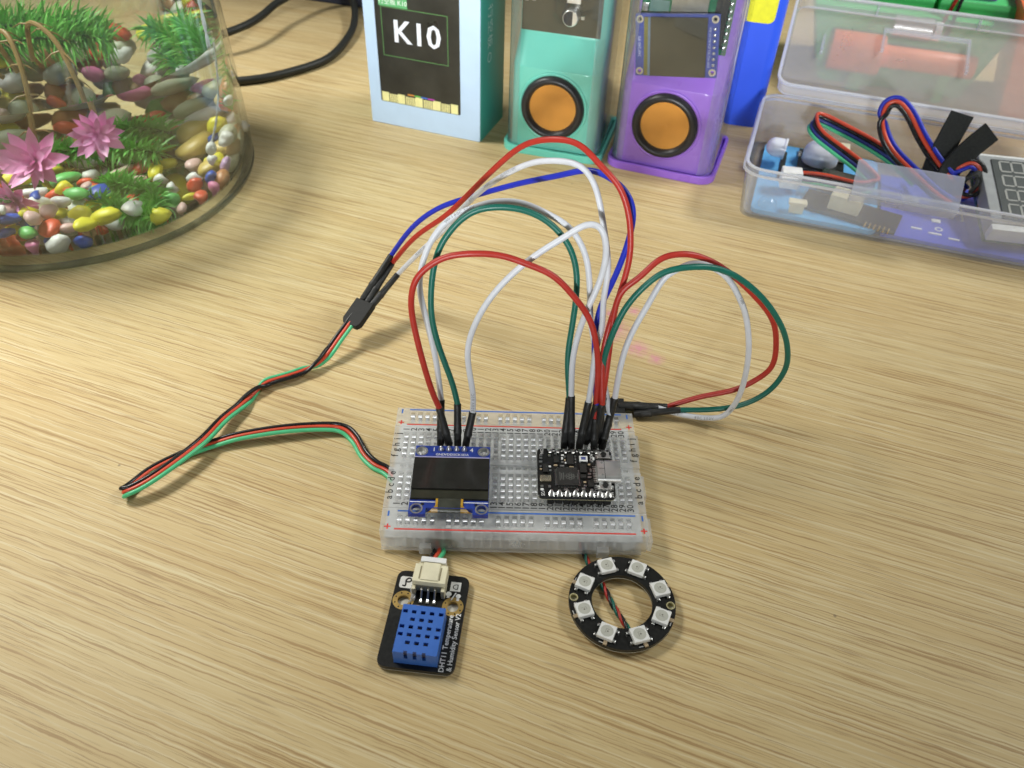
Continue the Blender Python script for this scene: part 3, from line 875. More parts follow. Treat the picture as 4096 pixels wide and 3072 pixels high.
# ------------------------------------------------------------------ jumper wires
WP = {"W2white":[[-24.9,16.2,24.3],[-26.6,22.0,38.8],[-29.7,27.1,51.5],[-31.7,30.5,60.0],[-30.6,33.9,68.5],[-27.1,36.5,75.0],[-21.4,38.5,80.1],[-15.3,39.8,83.1],[-7.9,40.3,84.6],[-0.5,40.5,84.9],[7.7,39.4,82.3],[14.8,37.7,77.9],[19.7,34.7,70.4],[21.6,30.8,60.8],[22.9,27.1,51.6],[25.1,23.9,43.4],[28.9,19.4,32.4],[31.5,14.8,20.6]],"W1red":[[-25.3,12.4,24.3],[-27.5,13.9,31.9],[-31.1,16.5,45.1],[-33.3,19.0,57.6],[-32.6,20.8,66.3],[-29.7,21.8,71.6],[-23.6,22.7,75.9],[-14.6,23.1,77.9],[-6.2,23.0,77.4],[2.3,22.4,74.8],[9.7,21.7,70.8],[17.5,20.3,63.8],[21.7,19.1,57.9],[24.2,17.7,51.0],[25.5,15.5,40.2],[26.2,11.9,21.9]],"W3green":[[-19.4,14.7,24.1],[-21.1,17.0,31.1],[-26.3,21.4,44.5],[-28.2,25.4,56.8],[-26.7,30.2,71.1],[-21.7,33.0,79.6],[-15.1,34.6,84.5],[-6.6,35.2,86.4],[1.9,34.9,85.5],[8.8,33.6,81.6],[14.1,31.7,75.8],[17.0,29.1,68.0],[17.3,26.5,59.9],[16.6,23.3,50.3],[15.9,20.0,40.3],[17.4,15.7,27.2]],"W4white":[[-14.3,13.1,22.0],[-14.1,14.9,28.7],[-15.5,17.5,38.8],[-15.5,19.3,45.8],[-13.9,21.1,52.6],[-9.0,23.4,61.4],[-2.4,25.4,69.3],[4.7,27.1,75.7],[11.7,28.4,80.8],[17.5,29.2,84.0],[21.7,29.3,84.1],[24.4,28.5,81.1],[25.2,26.9,75.0],[23.8,24.8,66.8],[21.2,22.7,59.0],[18.7,20.6,50.9],[17.0,18.3,41.8],[17.9,14.9,28.9]],"B1blue":[[-50.9,100.0,24.2],[-41.1,93.7,41.9],[-30.9,88.2,53.5],[-19.2,82.3,61.5],[-1.3,71.8,73.7],[11.6,62.9,82.8],[21.3,55.9,87.6],[28.6,50.8,87.8],[33.1,47.2,84.3],[34.4,43.8,79.1],[33.3,38.7,71.2],[29.3,32.9,62.8],[26.4,28.5,56.3],[24.8,24.4,49.7],[25.1,19.8,40.8],[26.2,13.0,27.4]],"B2red":[[-50.6,99.0,21.0],[-39.6,92.1,38.3],[-26.9,84.8,53.1],[-16.8,77.8,67.5],[-7.0,70.1,82.0],[0.6,63.9,91.8],[8.6,58.4,97.0],[16.4,52.9,98.2],[23.1,47.3,94.9],[28.9,43.3,89.8],[32.2,39.5,83.1],[33.3,35.9,76.0],[33.0,31.7,68.3],[30.7,26.2,59.0],[28.3,21.8,51.9],[27.0,17.8,42.6],[27.9,12.0,28.4]],"B3white":[[-48.1,95.0,18.4],[-39.7,89.8,31.4],[-28.4,82.8,47.3],[-20.4,76.9,60.6],[-13.8,71.8,70.9],[-5.6,65.9,80.2],[3.4,59.7,87.8],[10.7,54.6,92.0],[16.7,50.4,93.1],[20.4,47.2,90.8],[23.2,44.2,86.3],[25.6,39.3,78.0],[27.2,33.1,67.2],[26.7,27.9,59.2],[25.8,22.6,51.1],[25.0,19.8,45.0],[24.3,15.9,35.5],[23.5,13.0,28.2]],"R1red":[[56.6,38.0,2.6],[67.9,37.5,8.2],[78.8,37.0,13.1],[86.2,36.6,18.7],[89.5,36.4,25.8],[88.9,36.0,35.3],[84.0,35.2,47.3],[74.3,34.0,58.7],[63.7,32.8,67.8],[54.9,31.8,72.8],[48.1,30.1,74.7],[41.8,28.5,73.8],[36.1,26.5,69.0],[31.0,24.5,63.5],[29.2,22.4,55.5],[28.8,19.4,45.6],[28.4,16.4,35.1],[28.1,14.0,26.4]],"R2green":[[60.8,35.0,4.1],[71.8,34.6,4.9],[82.1,34.1,8.8],[90.0,33.7,15.6],[93.4,33.3,24.8],[92.2,33.0,34.4],[87.7,32.0,45.7],[78.5,30.6,57.3],[68.3,29.2,66.7],[59.6,28.0,71.0],[50.2,26.0,73.6],[42.8,24.3,72.3],[37.0,22.6,68.1],[32.1,20.6,61.0],[29.2,18.9,52.6],[27.6,17.4,42.9],[27.4,16.3,35.2],[27.6,15.0,25.4]],"R3white":[[53.0,37.0,2.9],[61.0,34.7,2.3],[69.5,32.2,3.0],[75.6,31.1,5.3],[78.5,30.0,14.7],[78.7,28.8,25.6],[76.5,28.5,39.5],[73.4,29.5,51.5],[69.5,30.0,59.1],[64.8,30.0,66.0],[58.9,30.0,70.4],[52.9,29.8,71.8],[47.3,28.2,70.5],[43.8,26.8,67.5],[39.6,24.4,59.9],[35.6,21.3,49.2],[33.4,18.8,39.4],[32.5,16.0,27.5]]}
def sleeve(parent, base, top, r=1.28, square=True):
    """Crimp housing and shrink tube: a square foot, a collar, then a round tube that swallows the wire."""
    base, top = Vector(base), Vector(top)
    d = (top - base); Ln = d.length; d.normalize()
    u = Vector((1, 0, 0)); u = (u - d * u.dot(d)).normalized(); w = d.cross(u)
    g = MB(); rings = []
    prof = [(0.0, 0.86, 1), (0.03, 1.0, 1), (0.30, 1.0, 1), (0.32, 1.14, .6), (0.37, 1.16, .4), (0.40, 1.04, .2), (0.6, 0.98, 0), (0.9, 0.95, 0), (0.985, 0.98, 0), (1.0, 0.86, 0)]
    for t, q, sq in prof:
        ring = []
        for k in range(16):
            a = 2 * math.pi * k / 16 + math.pi / 16
            c, s_ = math.cos(a), math.sin(a)
            m_ = (1 / max(abs(c), abs(s_))) * sq * 0.92 + (1 - sq)
            ring.append(base + d * (Ln * t) + (u * c + w * s_) * (r * q * m_))
        rings.append(ring)
    g.loft(rings, (True, True))
    return g.build('sleeve', M['sleeve'], parent, smooth=50)

def jumper(label, key, mkey, ends, r=0.98, prints=(), extend=3.5):
    """ends: the two foot points of the sleeves (start, end)."""
    t = thing('jumper_wire', label, 'wire', group='loose jumper wires')
    kr = random.Random(key)
    pts = [Vector(q) + Vector((kr.uniform(-.45, .45), kr.uniform(-.6, .6), kr.uniform(-.45, .45))) * (0 < i < len(WP[key]) - 1) for i, q in enumerate(WP[key])]
    P = relax(smooth_path(pts, 6), 5)
    a = P[0] - (P[1] - P[0]).normalized() * extend; b = P[-1] + (P[-1] - P[-2]).normalized() * extend
    if ends[0] is not None:
        a = P[0] + (Vector(ends[0]) - P[0]).normalized() * extend
    if ends[1] is not None:
        b = P[-1] + (Vector(ends[1]) - P[-1]).normalized() * extend
    path = [a] + P + [b]
    g = MB(); g.tube(path, r, 12); wv = g.build('insulation', M[mkey], t, smooth=60)
    for e, p in ((ends[0], P[0]), (ends[1], P[-1])):
        if e is not None:
            sleeve(t, e, p)
            e = Vector(e)
            if e.z > 9.5 and p.z > e.z + 6:                    # the pin that goes down the hole
                g = MB(); g.box(e.x - .3, e.y - .3, 7.7, e.x + .3, e.y + .3, e.z + .3); g.build('pin', M['tin'], t)
    if prints:
        g = MB()
        cl = Vector((-6, -180, 213))
        for s0, txt, hint in prints:
            text_on_path(g, P, s0, txt, 1.35, r, Vector(hint))
        g.build('printed_text', M['grey_ink'], wv, smooth=0)
    return t

hy, iy, jy = ROWY['h'] - .2, ROWY['i'], ROWY['j']
cx_ = colx
UPF = (0, -0.75, 0.65)
jumper('red jumper wire of the lowest arch, from second display pin across to the controller board', 'W1red', 'wire_red', ((-22.0, 8.6, 10.3), (cx_(26), hy, 10.3)))
jumper('white jumper wire from first display pin, arching behind the dark green wire', 'W2white', 'wire_white', ((-25.0, 8.6, 10.3), (cx_(27), hy, 10.3)), prints=((62, 'VW-1 80C 300V', UPF),))
jumper('dark green jumper wire arching from third display pin to the controller board', 'W3green', 'wire_green', ((-19.2, 8.6, 10.3), (cx_(22), hy, 10.3)))
jumper('white jumper wire from fourth display pin, crossing behind the low red arch', 'W4white', 'wire_white', ((-16.6, 8.6, 10.3), (cx_(23), hy, 10.3)), prints=((1, '300V 80C', UPF),))
HB = Vector((-59.4, 82.4, 12.9)); HX = Vector((0.80, -0.60, -0.05))            # far mouth of the black cable housing
jumper('blue jumper wire running from the black cable connector to the controller board', 'B1blue', 'wire_blue', (tuple(HB - HX * 2.54 + Vector((0, 0, .2))), (cx_(25), iy, 10.3)))
jumper('red jumper wire of the tallest arch, above the white and blue wires', 'B2red', 'wire_red', (tuple(HB), (cx_(26), iy, 10.3)))
jumper('white jumper wire with grey print between the tall red arch and the blue wire', 'B3white', 'wire_white', (tuple(HB + HX * 2.54), (cx_(24), hy, 10.3)),
       prints=((18, 'HUAERSEN', UPF), (40, '300V', UPF), (50, 'CR-1', UPF), (60, '80C', UPF), (70, '300V', UPF), (80, 'HUAERSEN', UPF)))
jumper('red jumper wire of the loop to the right, behind the dark green one', 'R1red', 'wire_red', ((40.5, 38.6, 2.4), (cx_(27) - .6, iy + .4, 10.3)), extend=3)
jumper('dark green jumper wire of the loop to the right of the breadboard', 'R2green', 'wire_green', ((44.0, 34.2, 2.0), (cx_(25) + .6, jy, 10.3)), extend=3)
jumper('white jumper wire of the loop to the right, bulging inside the green one', 'R3white', 'wire_white', ((38.2, 36.6, 3.6), (cx_(27) + 1.4, jy, 10.3)),
       prints=((3, '8 AWM I', (0, -.9, .5)), (14, '80C 300V', (0, -.9, .5)), (28, 'VW-1', (-.2, -.9, .4)), (78, 'VW-1', UPF), (92, '300V', UPF)), extend=3)

# connector of the ring's cable lying behind the breadboard
rc = thing('cable_connector', 'black three-way cable connector lying on the table behind the right end of the breadboard', 'connector')
g = MB()
mtx = Matrix.Translation((36.2, 36.9, 2.3)) @ Matrix.Rotation(R(-1), 4, 'Z')
g.box(-7.0, -3.9, -1.6, 4.4, 3.9, 1.6, mtx); g.build('housing', M['black_plastic'], rc, bevel=0.3)

# ------------------------------------------------------------------ flat three-wire cable of the sensor
cab = [(-63.4, 76.8, 11), (-66.1, 71.9, 9), (-68.9, 67, 7), (-71.5, 62.3, 5), (-75.3, 57.1, 3), (-80.3, 53.2, 2.5), (-84.7, 50.2, 2.6), (-89.5, 48, 2.4), (-93.2, 45.8, 2.2), (-96.4, 40.6, 1.9), (-99.4, 33.3, 2.4), (-103.1, 25.5, 3.5),
       (-106.5, 13.9, 5), (-111.2, 5.2, 5.5), (-117, -2.7, 5.3), (-121.6, -6.9, 4.6), (-125.2, -9.0, 4.0), (-127.0, -8.2, 2.6), (-125.8, -4.2, 1.3), (-121.4, 3.0, 1.2), (-111.9, 10.9, 1.3), (-102.9, 15.1, 2.2), (-95.4, 17.7, 3), (-81.6, 21, 3.4), (-67.6, 23.3, 2.8),
       (-60.6, 23.1, 2), (-55.9, 18.8, 1.2), (-52.1, 12, 1.0), (-47.5, 7.3, .82), (-42.6, 4.5, .8), (-34, -6, .8), (-26, -20, .8), (-23.2, -27.0, 1.2), (-23.6, -30.6, 3.0), (-23.9, -33.6, 5.4), (-23.9, -36.0, 6.3)]
# side vector from the black wire to the green one at each point
lat = [(.72, -.58, -.2)] * 3 + [(.6, -.5, -.3), (0.0, 0.1, -1), (-.45, .85, 0), (-.4, .9, 0), (-.45, .85, 0), (-.6, .75, .1), (.25, .2, -1), (.85, -.4, -.1), (.85, -.4, 0), (.8, -.5, 0), (.75, -.6, 0), (.65, -.75, 0), (.55, -.8, -.1), (.5, -.85, -.1), (.5, -.85, -.1), (.55, -.8, 0),
                              (.55, -.8, 0), (.5, -.85, 0), (.4, -.9, 0), (.3, -.95, 0), (.2, -.97, 0), (.1, -.98, -.1), (0, -.9, -.3), (-.5, -.6, -.5), (-.6, -.4, -.6), (-.5, -.6, -.4), (-.6, -.75, 0), (-.3, -.8, 0), (.6, -.4, 0), (.9, .1, 0), (1, 0, 0), (1, 0, 0), (1, 0, 0)]
fc = thing('flat_cable', 'flat black, red and green three-wire cable looping left from under the breadboard', 'cable')
C0 = relax(smooth_path(cab, 7), 3); L0 = relax(smooth_path(lat, 7), 3)
for off, mk in ((-1.42, 'wire_black'), (0, 'wire_orange'), (1.42, 'wire_mint')):
    Q = []
    for i, (p, l) in enumerate(zip(C0, L0)):
        t = (C0[min(i + 1, len(C0) - 1)] - C0[max(i - 1, 0)]).normalized()
        l = (l - t * l.dot(t)); l.normalize()
        q = p + l * off; q.z = max(q.z, 0.68); Q.append(q)
    g = MB(); g.tube(Q, 0.73, 10); g.build('conductor', M[mk], fc, smooth=60)
g = MB()
ax = (Vector((-60.4, 81.2, 12.6)) - Vector((-65.2, 73.1, 8.6))); Lh = ax.length; ax.normalize()
sx = HX - ax * HX.dot(ax); sx.normalize(); sz = sx.cross(ax)
mtx = Matrix(((sx.x, ax.x, sz.x, -65.2), (sx.y, ax.y, sz.y, 73.1), (sx.z, ax.z, sz.z, 8.6), (0, 0, 0, 1)))
g.prism([(-3.0, 0), (3.0, 0), (4.2, 1.8), (4.2, Lh + 1.6), (-4.2, Lh + 1.6), (-4.2, 1.8)], -1.5, 1.5, mtx)
g.build('connector_housing', M['black_plastic'], fc, bevel=0.3)

# twisted wires of the ring
tw = thing('twisted_cable', 'thin twisted red, green and black wires running under the light ring', 'cable')
path = relax(smooth_path([(20.5, -20, .95), (22.4, -28.1, .95), (23.0, -30.3, .9), (24.6, -33.8, .9), (26.5, -37.4, .9), (28.0, -41.1, .9), (29.5, -45.3, .9), (31.4, -49.3, .9), (33.1, -52.8, .9), (34, -55, .9)], 10), 2)
for ph, mk in ((0, 'wire_red'), (120, 'wire_green'), (240, 'wire_black')):
    Q = []; d = 0
    for i, p in enumerate(path):
        if i: d += (p - path[i - 1]).length
        t = (path[min(i + 1, len(path) - 1)] - path[max(i - 1, 0)]).normalized()
        u = Vector((0, 0, 1)).cross(t).normalized(); a = R(ph + d * 38)
        Q.append(p + u * math.cos(a) * 0.48 + Vector((0, 0, 1)) * math.sin(a) * 0.40)
    g = MB(); g.tube(Q, 0.45, 8); g.build('conductor', M[mk], tw, smooth=60)

# ------------------------------------------------------------------ boxed product behind
kb = thing('product_box', 'pale blue cardboard box with a dark printed board and white K10 lettering', 'box', (-82.7, 273.6, 0), -20.0)
M['card_blue'] = mat('pale_blue_card', (0.50, 0.66, 0.86), 0.55, vary=0.03, scale=80)
M['card_teal'] = mat('teal_card', (0.06, 0.36, 0.31), 0.45, vary=0.10, scale=18)
BW, BD, BH = 67.2, 36.0, 112.0
g = MB(); g.prism(rrect(0, 0, BW, BD, 1.2, 3), 0, BH); g.build('carton', M['card_teal'], kb)
fx0, fx1, fz0, fz1 = 6.9, 55.6, 13.4, 96
Fm = Matrix.Translation((0, -0.55, 0)) @ Matrix.Rotation(R(90), 4, 'X')          # x right, y up on the front
def front(o): 
    o.matrix_local = Matrix.Scale(1, 4) @ Matrix.Translation((0, -0.0002, 0)) @ Matrix.Rotation(R(90), 4, 'X'); return o
fr = plate('front_panel', rrect(0.15, 0.2, BW - .15, BH, 0.8, 3), [rrect(fx0, fz0, fx1, fz1, 1.2, 4)], 0.0, 0.5, M['card_blue'], kb); front(fr)
M['board_print'] = mat('dark_board_print', (0.035, 0.034, 0.028), 0.3, vary=0.25, scale=60)
g = MB(); g.box(fx0 - .5, fz0 - .5, 0.02, fx1 + .5, fz1 + .5, 0.12); front(g.build('printed_board', M['board_print'], kb))
def fpart(name, m_, fn):
    g = MB(); fn(g); return front(g.build(name, m_, kb, smooth=0))
M['gold_print'] = mat('pale_gold_print', (0.82, 0.78, 0.36), 0.4, vary=0.06)
for x in (7.6, 17.5, 28.3, 39.2, 49.6):
    fpart('gold_pad', M['gold_print'], lambda g: (g.box(x, fz0 + .3, .13, x + 4.3, 19.0, .2)))
fpart('gold_fingers', M['gold_print'], lambda g: [g.box(x + k * 1.06, fz0 + .3, .13, x + k * 1.06 + .74, 18.4, .2) for x, n in ((12.4, 5), (22.4, 6), (33.2, 6), (44.0, 5)) for k in range(n)])['kind'] = 'stuff'
M['line_green'] = mat('green_print_line', (0.09, 0.22, 0.07), 0.5)
fpart('green_outline', M['line_green'], lambda g: (g.box(10.6, 39.6, .13, 49.0, 40.0, .18), g.box(10.2, 65.0, .13, 48.4, 65.4, .18), g.box(10.4, 39.6, .135, 10.8, 65.4, .18), g.box(48.4, 39.6, .135, 48.8, 65.4, .18)))
fpart('title_lettering', mat('white_print', (0.80, 0.84, 0.92), 0.5), lambda g: [g.text('K10', 17.0, 30.8, 52.8, .2 + dz) for dz in (0,)] + [g.text('K10', 17.0, 30.8 + dx, 52.8, .19) for dx in (-.35, .35)])
fpart('green_label', mat('green_label_print', (0.12, 0.42, 0.16), 0.5), lambda g: g.box(9.4, 65.6, .15, 26.0, 72.5, .2))
fpart('label_lettering', M['silk'], lambda g: g.text('行空板 K10', 3.4, 17.7, 67.9, .23))
for i, c in enumerate(((0.6, 0.25, 0.05), (0.15, 0.5, 0.10), (0.05, 0.15, 0.6), (0.45, 0.06, 0.40))):
    fpart('rainbow_stripe', mat('rainbow_%d' % i, c, 0.5), lambda g: g.box(23.5 + i * 4.1, 19.3 - i * .12, .14, 27.5 + i * 4.1, 20.1 - i * .12, .19))
# right side print
sm = Matrix.Translation((BW + .05, 0, 0)) @ Matrix.Rotation(R(90), 4, 'Z') @ Matrix.Rotation(R(90), 4, 'X')
M['side_print'] = mat('pale_side_print', (0.55, 0.70, 0.70), 0.5)
g = MB(); g.text('行空板', 7.5, 12.5, 59, 0.02, -90, mtx=sm)
for k in range(1): g.ring(0, 0, 0, .03, 2.1, 2.6, 24)
v0 = len(g.v) - 96
for i in range(len(g.v) - 4 * 24 - 24, len(g.v)): 
    if i >= 0 and g.v[i].length < 3: g.v[i] = sm @ (g.v[i] + Vector((12.3, 43.0, 0.02)))
g.build('side_lettering', M['side_print'], kb, smooth=0)

# ------------------------------------------------------------------ talking-speaker units in clear cases
M['acrylic'] = clear_mat('clear_acrylic', (0.985, 0.99, 0.99), 0.012, (0.75, 0.78, 0.80), ior=1.45, gloss_rough=0.03)
M['acrylic_shine'] = clear_mat('acrylic_highlight', (0.95, 0.97, 0.98), 0.06, (0.85, 0.9, 0.95), ior=1.6, gloss_rough=0.05)  # haze stands in for bright reflections along the case corners
M['cone'] = mat('orange_cone', (0.70, 0.30, 0.05), 0.22, vary=0.10, scale=70)
M['rubber'] = mat('black_rubber', (0.022, 0.021, 0.022), 0.4)
def speaker(name, label, loc, rz, bw, plastic, casecol):
    t = thing(name, label, 'speaker', loc, rz)
    d = 50.0
    def ring(y0, z, r=8.0): return [(x, y, z) for x, y in rrect(0, y0, bw, d, (r, r, 4, 4), 6)]
    g = MB()
    g.loft([ring(0.0, 2.4), ring(0.0, 45.6), ring(.25, 46.6), ring(1.0, 47.4), ring(10.5, 59.5), ring(11.3, 60.8), ring(11.5, 62), ring(11.5, 112)])
    g.build('speaker_body', plastic, t, smooth=28)
    o = rrect(-3.6, -3.4, bw + 5, d + 5, 8.5, 6)
    i = rrect(-1.9, -1.7, bw + 3.3, d + 3.3, 7.2, 6)
    g = MB(); g.prism(o, 0.0, 2.0); bt = g.build('base_tray', plastic, t, bevel=.3)
    g = MB(); g.loft([[(x, y, 2.0) for x, y in o], [(x, y, 4.0) for x, y in o], [(x, y, 4.0) for x, y in i], [(x, y, 2.0) for x, y in i]], (False, False)); g.build('tray_lip', plastic, bt, bevel=.25)
    co = rrect(-1.6, -1.4, bw + 3.0, d + 3.0, 7.0, 6); ci = rrect(-.5, -.3, bw + 1.9, d + 1.9, 6.0, 6)
    g = MB(); g.loft([[(x, y, 2.1) for x, y in co], [(x, y, 118) for x, y in co], [(x, y, 118) for x, y in ci], [(x, y, 2.1) for x, y in ci]], (False, False)); g.build('clear_cover', M['acrylic'], t, smooth=50)
    for k0 in (0, 7):                                   # added hazy strips paint highlights on the cover's front corners
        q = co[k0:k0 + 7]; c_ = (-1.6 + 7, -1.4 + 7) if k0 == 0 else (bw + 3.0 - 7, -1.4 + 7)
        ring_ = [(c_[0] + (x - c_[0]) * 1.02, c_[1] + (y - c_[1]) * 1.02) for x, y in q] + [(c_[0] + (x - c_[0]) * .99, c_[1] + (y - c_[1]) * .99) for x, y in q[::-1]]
        g = MB(); g.prism(ring_, 4.1, 117.5); g.build('corner_highlight', M['acrylic_shine'], t, smooth=50)
    cx, cz = bw / 2, 27.0
    mt = Matrix.Translation((cx, 0, cz)) @ Matrix.Rotation(R(90), 4, 'X')
    g = MB(); g.lathe([(18.7, -.2), (18.7, .55), (18.2, .95), (17.4, .8), (17.0, .3), (16.9, -.2)], 48, mt); g.build('driver_rim', plastic, t, smooth=70)
    g = MB(); g.lathe([(17.0, .05), (16.9, 1.4), (16.2, 2.8), (15.0, 3.5), (13.9, 3.2), (13.1, 2.2), (12.6, .8), (12.4, .1)], 48, mt); g.build('rubber_surround', M['rubber'], t, smooth=70)
    g = MB(); g.lathe([(12.6, .45), (11.6, .1), (8.0, -.1), (4.0, .3), (0.0, .6)], 48, mt); g.build('speaker_cone', M['cone'], t, smooth=80)
    return t
M['teal_pla'] = mat('teal_plastic', (0.16, 0.62, 0.50), 0.3, vary=0.03, scale=60, spec=0.5)
M['purple_pla'] = mat('purple_plastic', (0.34, 0.155, 0.72), 0.28, vary=0.03, scale=60, spec=0.5)
ts = speaker('teal_speaker', 'teal speaker unit with an orange cone inside a clear case, next to the K10 box', (-4.0, 244.0, 0), -16.0, 47.5, M['teal_pla'], None)
M['mirror_board'] = mat('olive_black_panel', (0.060, 0.056, 0.040), 0.16, vary=0.1, scale=50)
g = MB(); g.box(2.4, 10.4, 61.5, 43.5, 11.4, 108); g.build('dark_panel', M['mirror_board'], ts, bevel=.15)
mt = Matrix.Translation((28.5, 10.4, 71.5)) @ Matrix.Rotation(R(90), 4, 'X')
g = MB(); g.lathe([(4.0, 0), (4.0, 5.2), (3.7, 5.6), (0, 5.6)], 28, mt); cp = g.build('capacitor', M['steel'], ts)
g = MB(); g.add([mt @ Vector((3.5 * math.cos(R(a)), 3.5 * math.sin(R(a)), 5.64)) for a in range(70, 291, 10)], [list(range(23))]); g.build('capacitor_mark', M['ink'], cp, smooth=0)
g = MB(); g.box(25.5, 8.6, 77.5, 32.5, 10.4, 90); g.build('steel_shield', M['steel'], ts, bevel=.2)
for x, z in ((3.6, 76), (7.5, 76.4), (33.0, 70.0)):
    g = MB(); g.box(x, 9.8, z, x + 1.8, 10.4, z + 1.6); g.build('chip_component', M['tin'], ts)

ps = speaker('purple_speaker', 'purple speaker unit with a square screen above its orange cone, right of the teal one', (52.5, 229.0, 0), -20.0, 50.0, M['purple_pla'], None)
g = MB(); g.box(3.0, 10.3, 62.5, 47.0, 11.4, 108); g.build('green_board', M['pcb_green'], ps, bevel=.1)
g = MB(); g.box(17.5, 8.6, 79, 35, 10.3, 96); g.build('steel_shield', mat('dull_shield', (0.42, 0.40, 0.34), 0.3, metal=.8), ps, bevel=.2)
g = MB(); g.box(7, 9.4, 77, 16.5, 10.3, 84); ic = g.build('driver_chip', mat('grey_green_chip', (0.10, 0.18, 0.16), 0.4), ps, bevel=.15)
g = MB(); g.box(38.5, 9.2, 66, 44.5, 10.3, 96); g.build('side_chip', M['chip'], ps, bevel=.15)
for k in range(7):
    mt = Matrix.Translation((45.4, 10.2, 66 + k * 3.4)) @ Matrix.Rotation(R(90), 4, 'X'); g = MB(); g.lathe([(1.1, 0), (.6, .8), (0, 1.0)], 12, mt); g.build('solder_joint', M['tin'], ps)
for z in (78, 84):
    g = MB(); g.box(3.6, 8.9, z, 6.6, 10.3, z + 4); g.build('socket_tab', M['tin'], ps, bevel=.3)
# blue screen board in front, turned a little towards the viewer
sb = MB()
scr = Matrix.Translation((5.9, 3.6, 49.2)) @ Matrix.Rotation(R(90), 4, 'X') @ Matrix.Rotation(R(7.4), 4, 'Z')
def on_scr(o): o.matrix_local = Matrix.Translation(scr.translation * S) @ scr.to_3x3().to_4x4(); return o
hl = [circle(2.1, 2.3, 1.0), circle(38.0, 2.6, 1.0), circle(2.1, 27.0, 1.0), circle(38.0, 27.4, 1.0)]
bd = on_scr(plate('screen_board', rrect(0, 0, 40.2, 29.6, .4, 2), hl, 0, 1.4, mat('indigo_solder_mask', (0.055, 0.075, 0.28), .35, vary=.15), ps))
for x, y in ((2.1, 2.3), (38.0, 2.6), (2.1, 27.0), (38.0, 27.4)):
    g = MB(); g.ring(x, y, -.02, 1.46, .95, 1.8, 20); on_scr(g.build('mounting_ring', mat('dull_gold_ring', (0.50, 0.45, 0.36), .4, metal=.5), ps))
g = MB(); g.box(7.6, .5, 1.4, 34.8, 28.4, 3.0); on_scr(g.build('screen_glass', M['mirror_board'], ps, bevel=.15))
g = MB(); g.box(4.4, .6, 1.4, 6.4, 28.2, 2.4); on_scr(g.build('screen_film', mat('olive_film', (0.16, 0.15, 0.05), .25), ps))
g = MB(); g.box(6.4, .6, 1.4, 7.6, 28.2, 2.7); on_scr(g.build('screen_edge', mat('blue_grey_film', (0.13, 0.18, 0.24), .2), ps))
for k in range(7):
    g = MB(); g.lathe([(0.85, 1.42), (.5, 2.0), (0, 2.1)], 12, Matrix.Translation((38.2, 6.2 + k * 2.8, 0))); on_scr(g.build('header_pin', M['tin'], ps))
g = MB(); g.text('240*240 IPS', 2.0, 2.1, 14.2, 1.46, 90); g.text('GND VCC SCL SDA RES DC BLK', 1.35, 36.0, 14.4, 1.46, 90); on_scr(g.build('lettering', mat('pale_lilac_print', (0.5, 0.52, 0.66), .5), ps, smooth=0))

# ------------------------------------------------------------------ blue box with yellow label
M['blue_gloss'] = mat('bright_blue_plastic', (0.035, 0.115, 0.82), 0.35, vary=0.04, scale=50)
bl = thing('blue_box', 'bright blue upright box with a yellow label standing behind the purple speaker', 'box', (127.2, 283.0, 0), -15.0)
g = MB(); g.prism(rrect(-34, 0, 16.6, 42, (2, 5.5, 2, 2), 5), 0, 120); g.build('carton', M['blue_gloss'], bl, smooth=30)
mt = Matrix.Translation((0, -0.12, 0)) @ Matrix.Rotation(R(90), 4, 'X')
g = MB(); g.prism(rrect(-20, 58.8, 11.4, 112, (1, 3.5, 1, 1), 5), 0, .1, mt); g.build('yellow_label', mat('yellow_label', (0.82, 0.80, 0.02), .5), bl, smooth=0)
db = thing('navy_box', 'dark blue-grey box at the far edge of the table behind the black cable', 'box', (-161, 475, 0), -17)
g = MB(); g.box(0, 0, 0, 110, 50, 70); g.build('carton', mat('blue_grey_card', (0.055, 0.07, 0.13), .6), db, bevel=1.0)

# ------------------------------------------------------------------ black cable in the background
bc = thing('black_cable', 'thick black power cable curling on the table between glass bowl and K10 box', 'cable')
g = MB(); g.tube(relax(smooth_path([(-215, 312, 2.6), (-186, 314, 2.6), (-163.3, 318.9, 2.6), (-144.5, 330.9, 2.6), (-123.1, 354.6, 2.7), (-115.1, 388.6, 3.5), (-114.3, 421.1, 5), (-121.3, 455.7, 9), (-136, 462, 14), (-152, 450, 17), (-164, 425, 16), (-168, 415, 15.5), (-173.4, 392.2, 14.5), (-182, 373.6, 14), (-200, 358, 12), (-230, 350, 8)], 8), 3), 2.5, 14)
g.build('cord', mat('black_cord', (0.020, 0.021, 0.017), .5), bc, smooth=60)

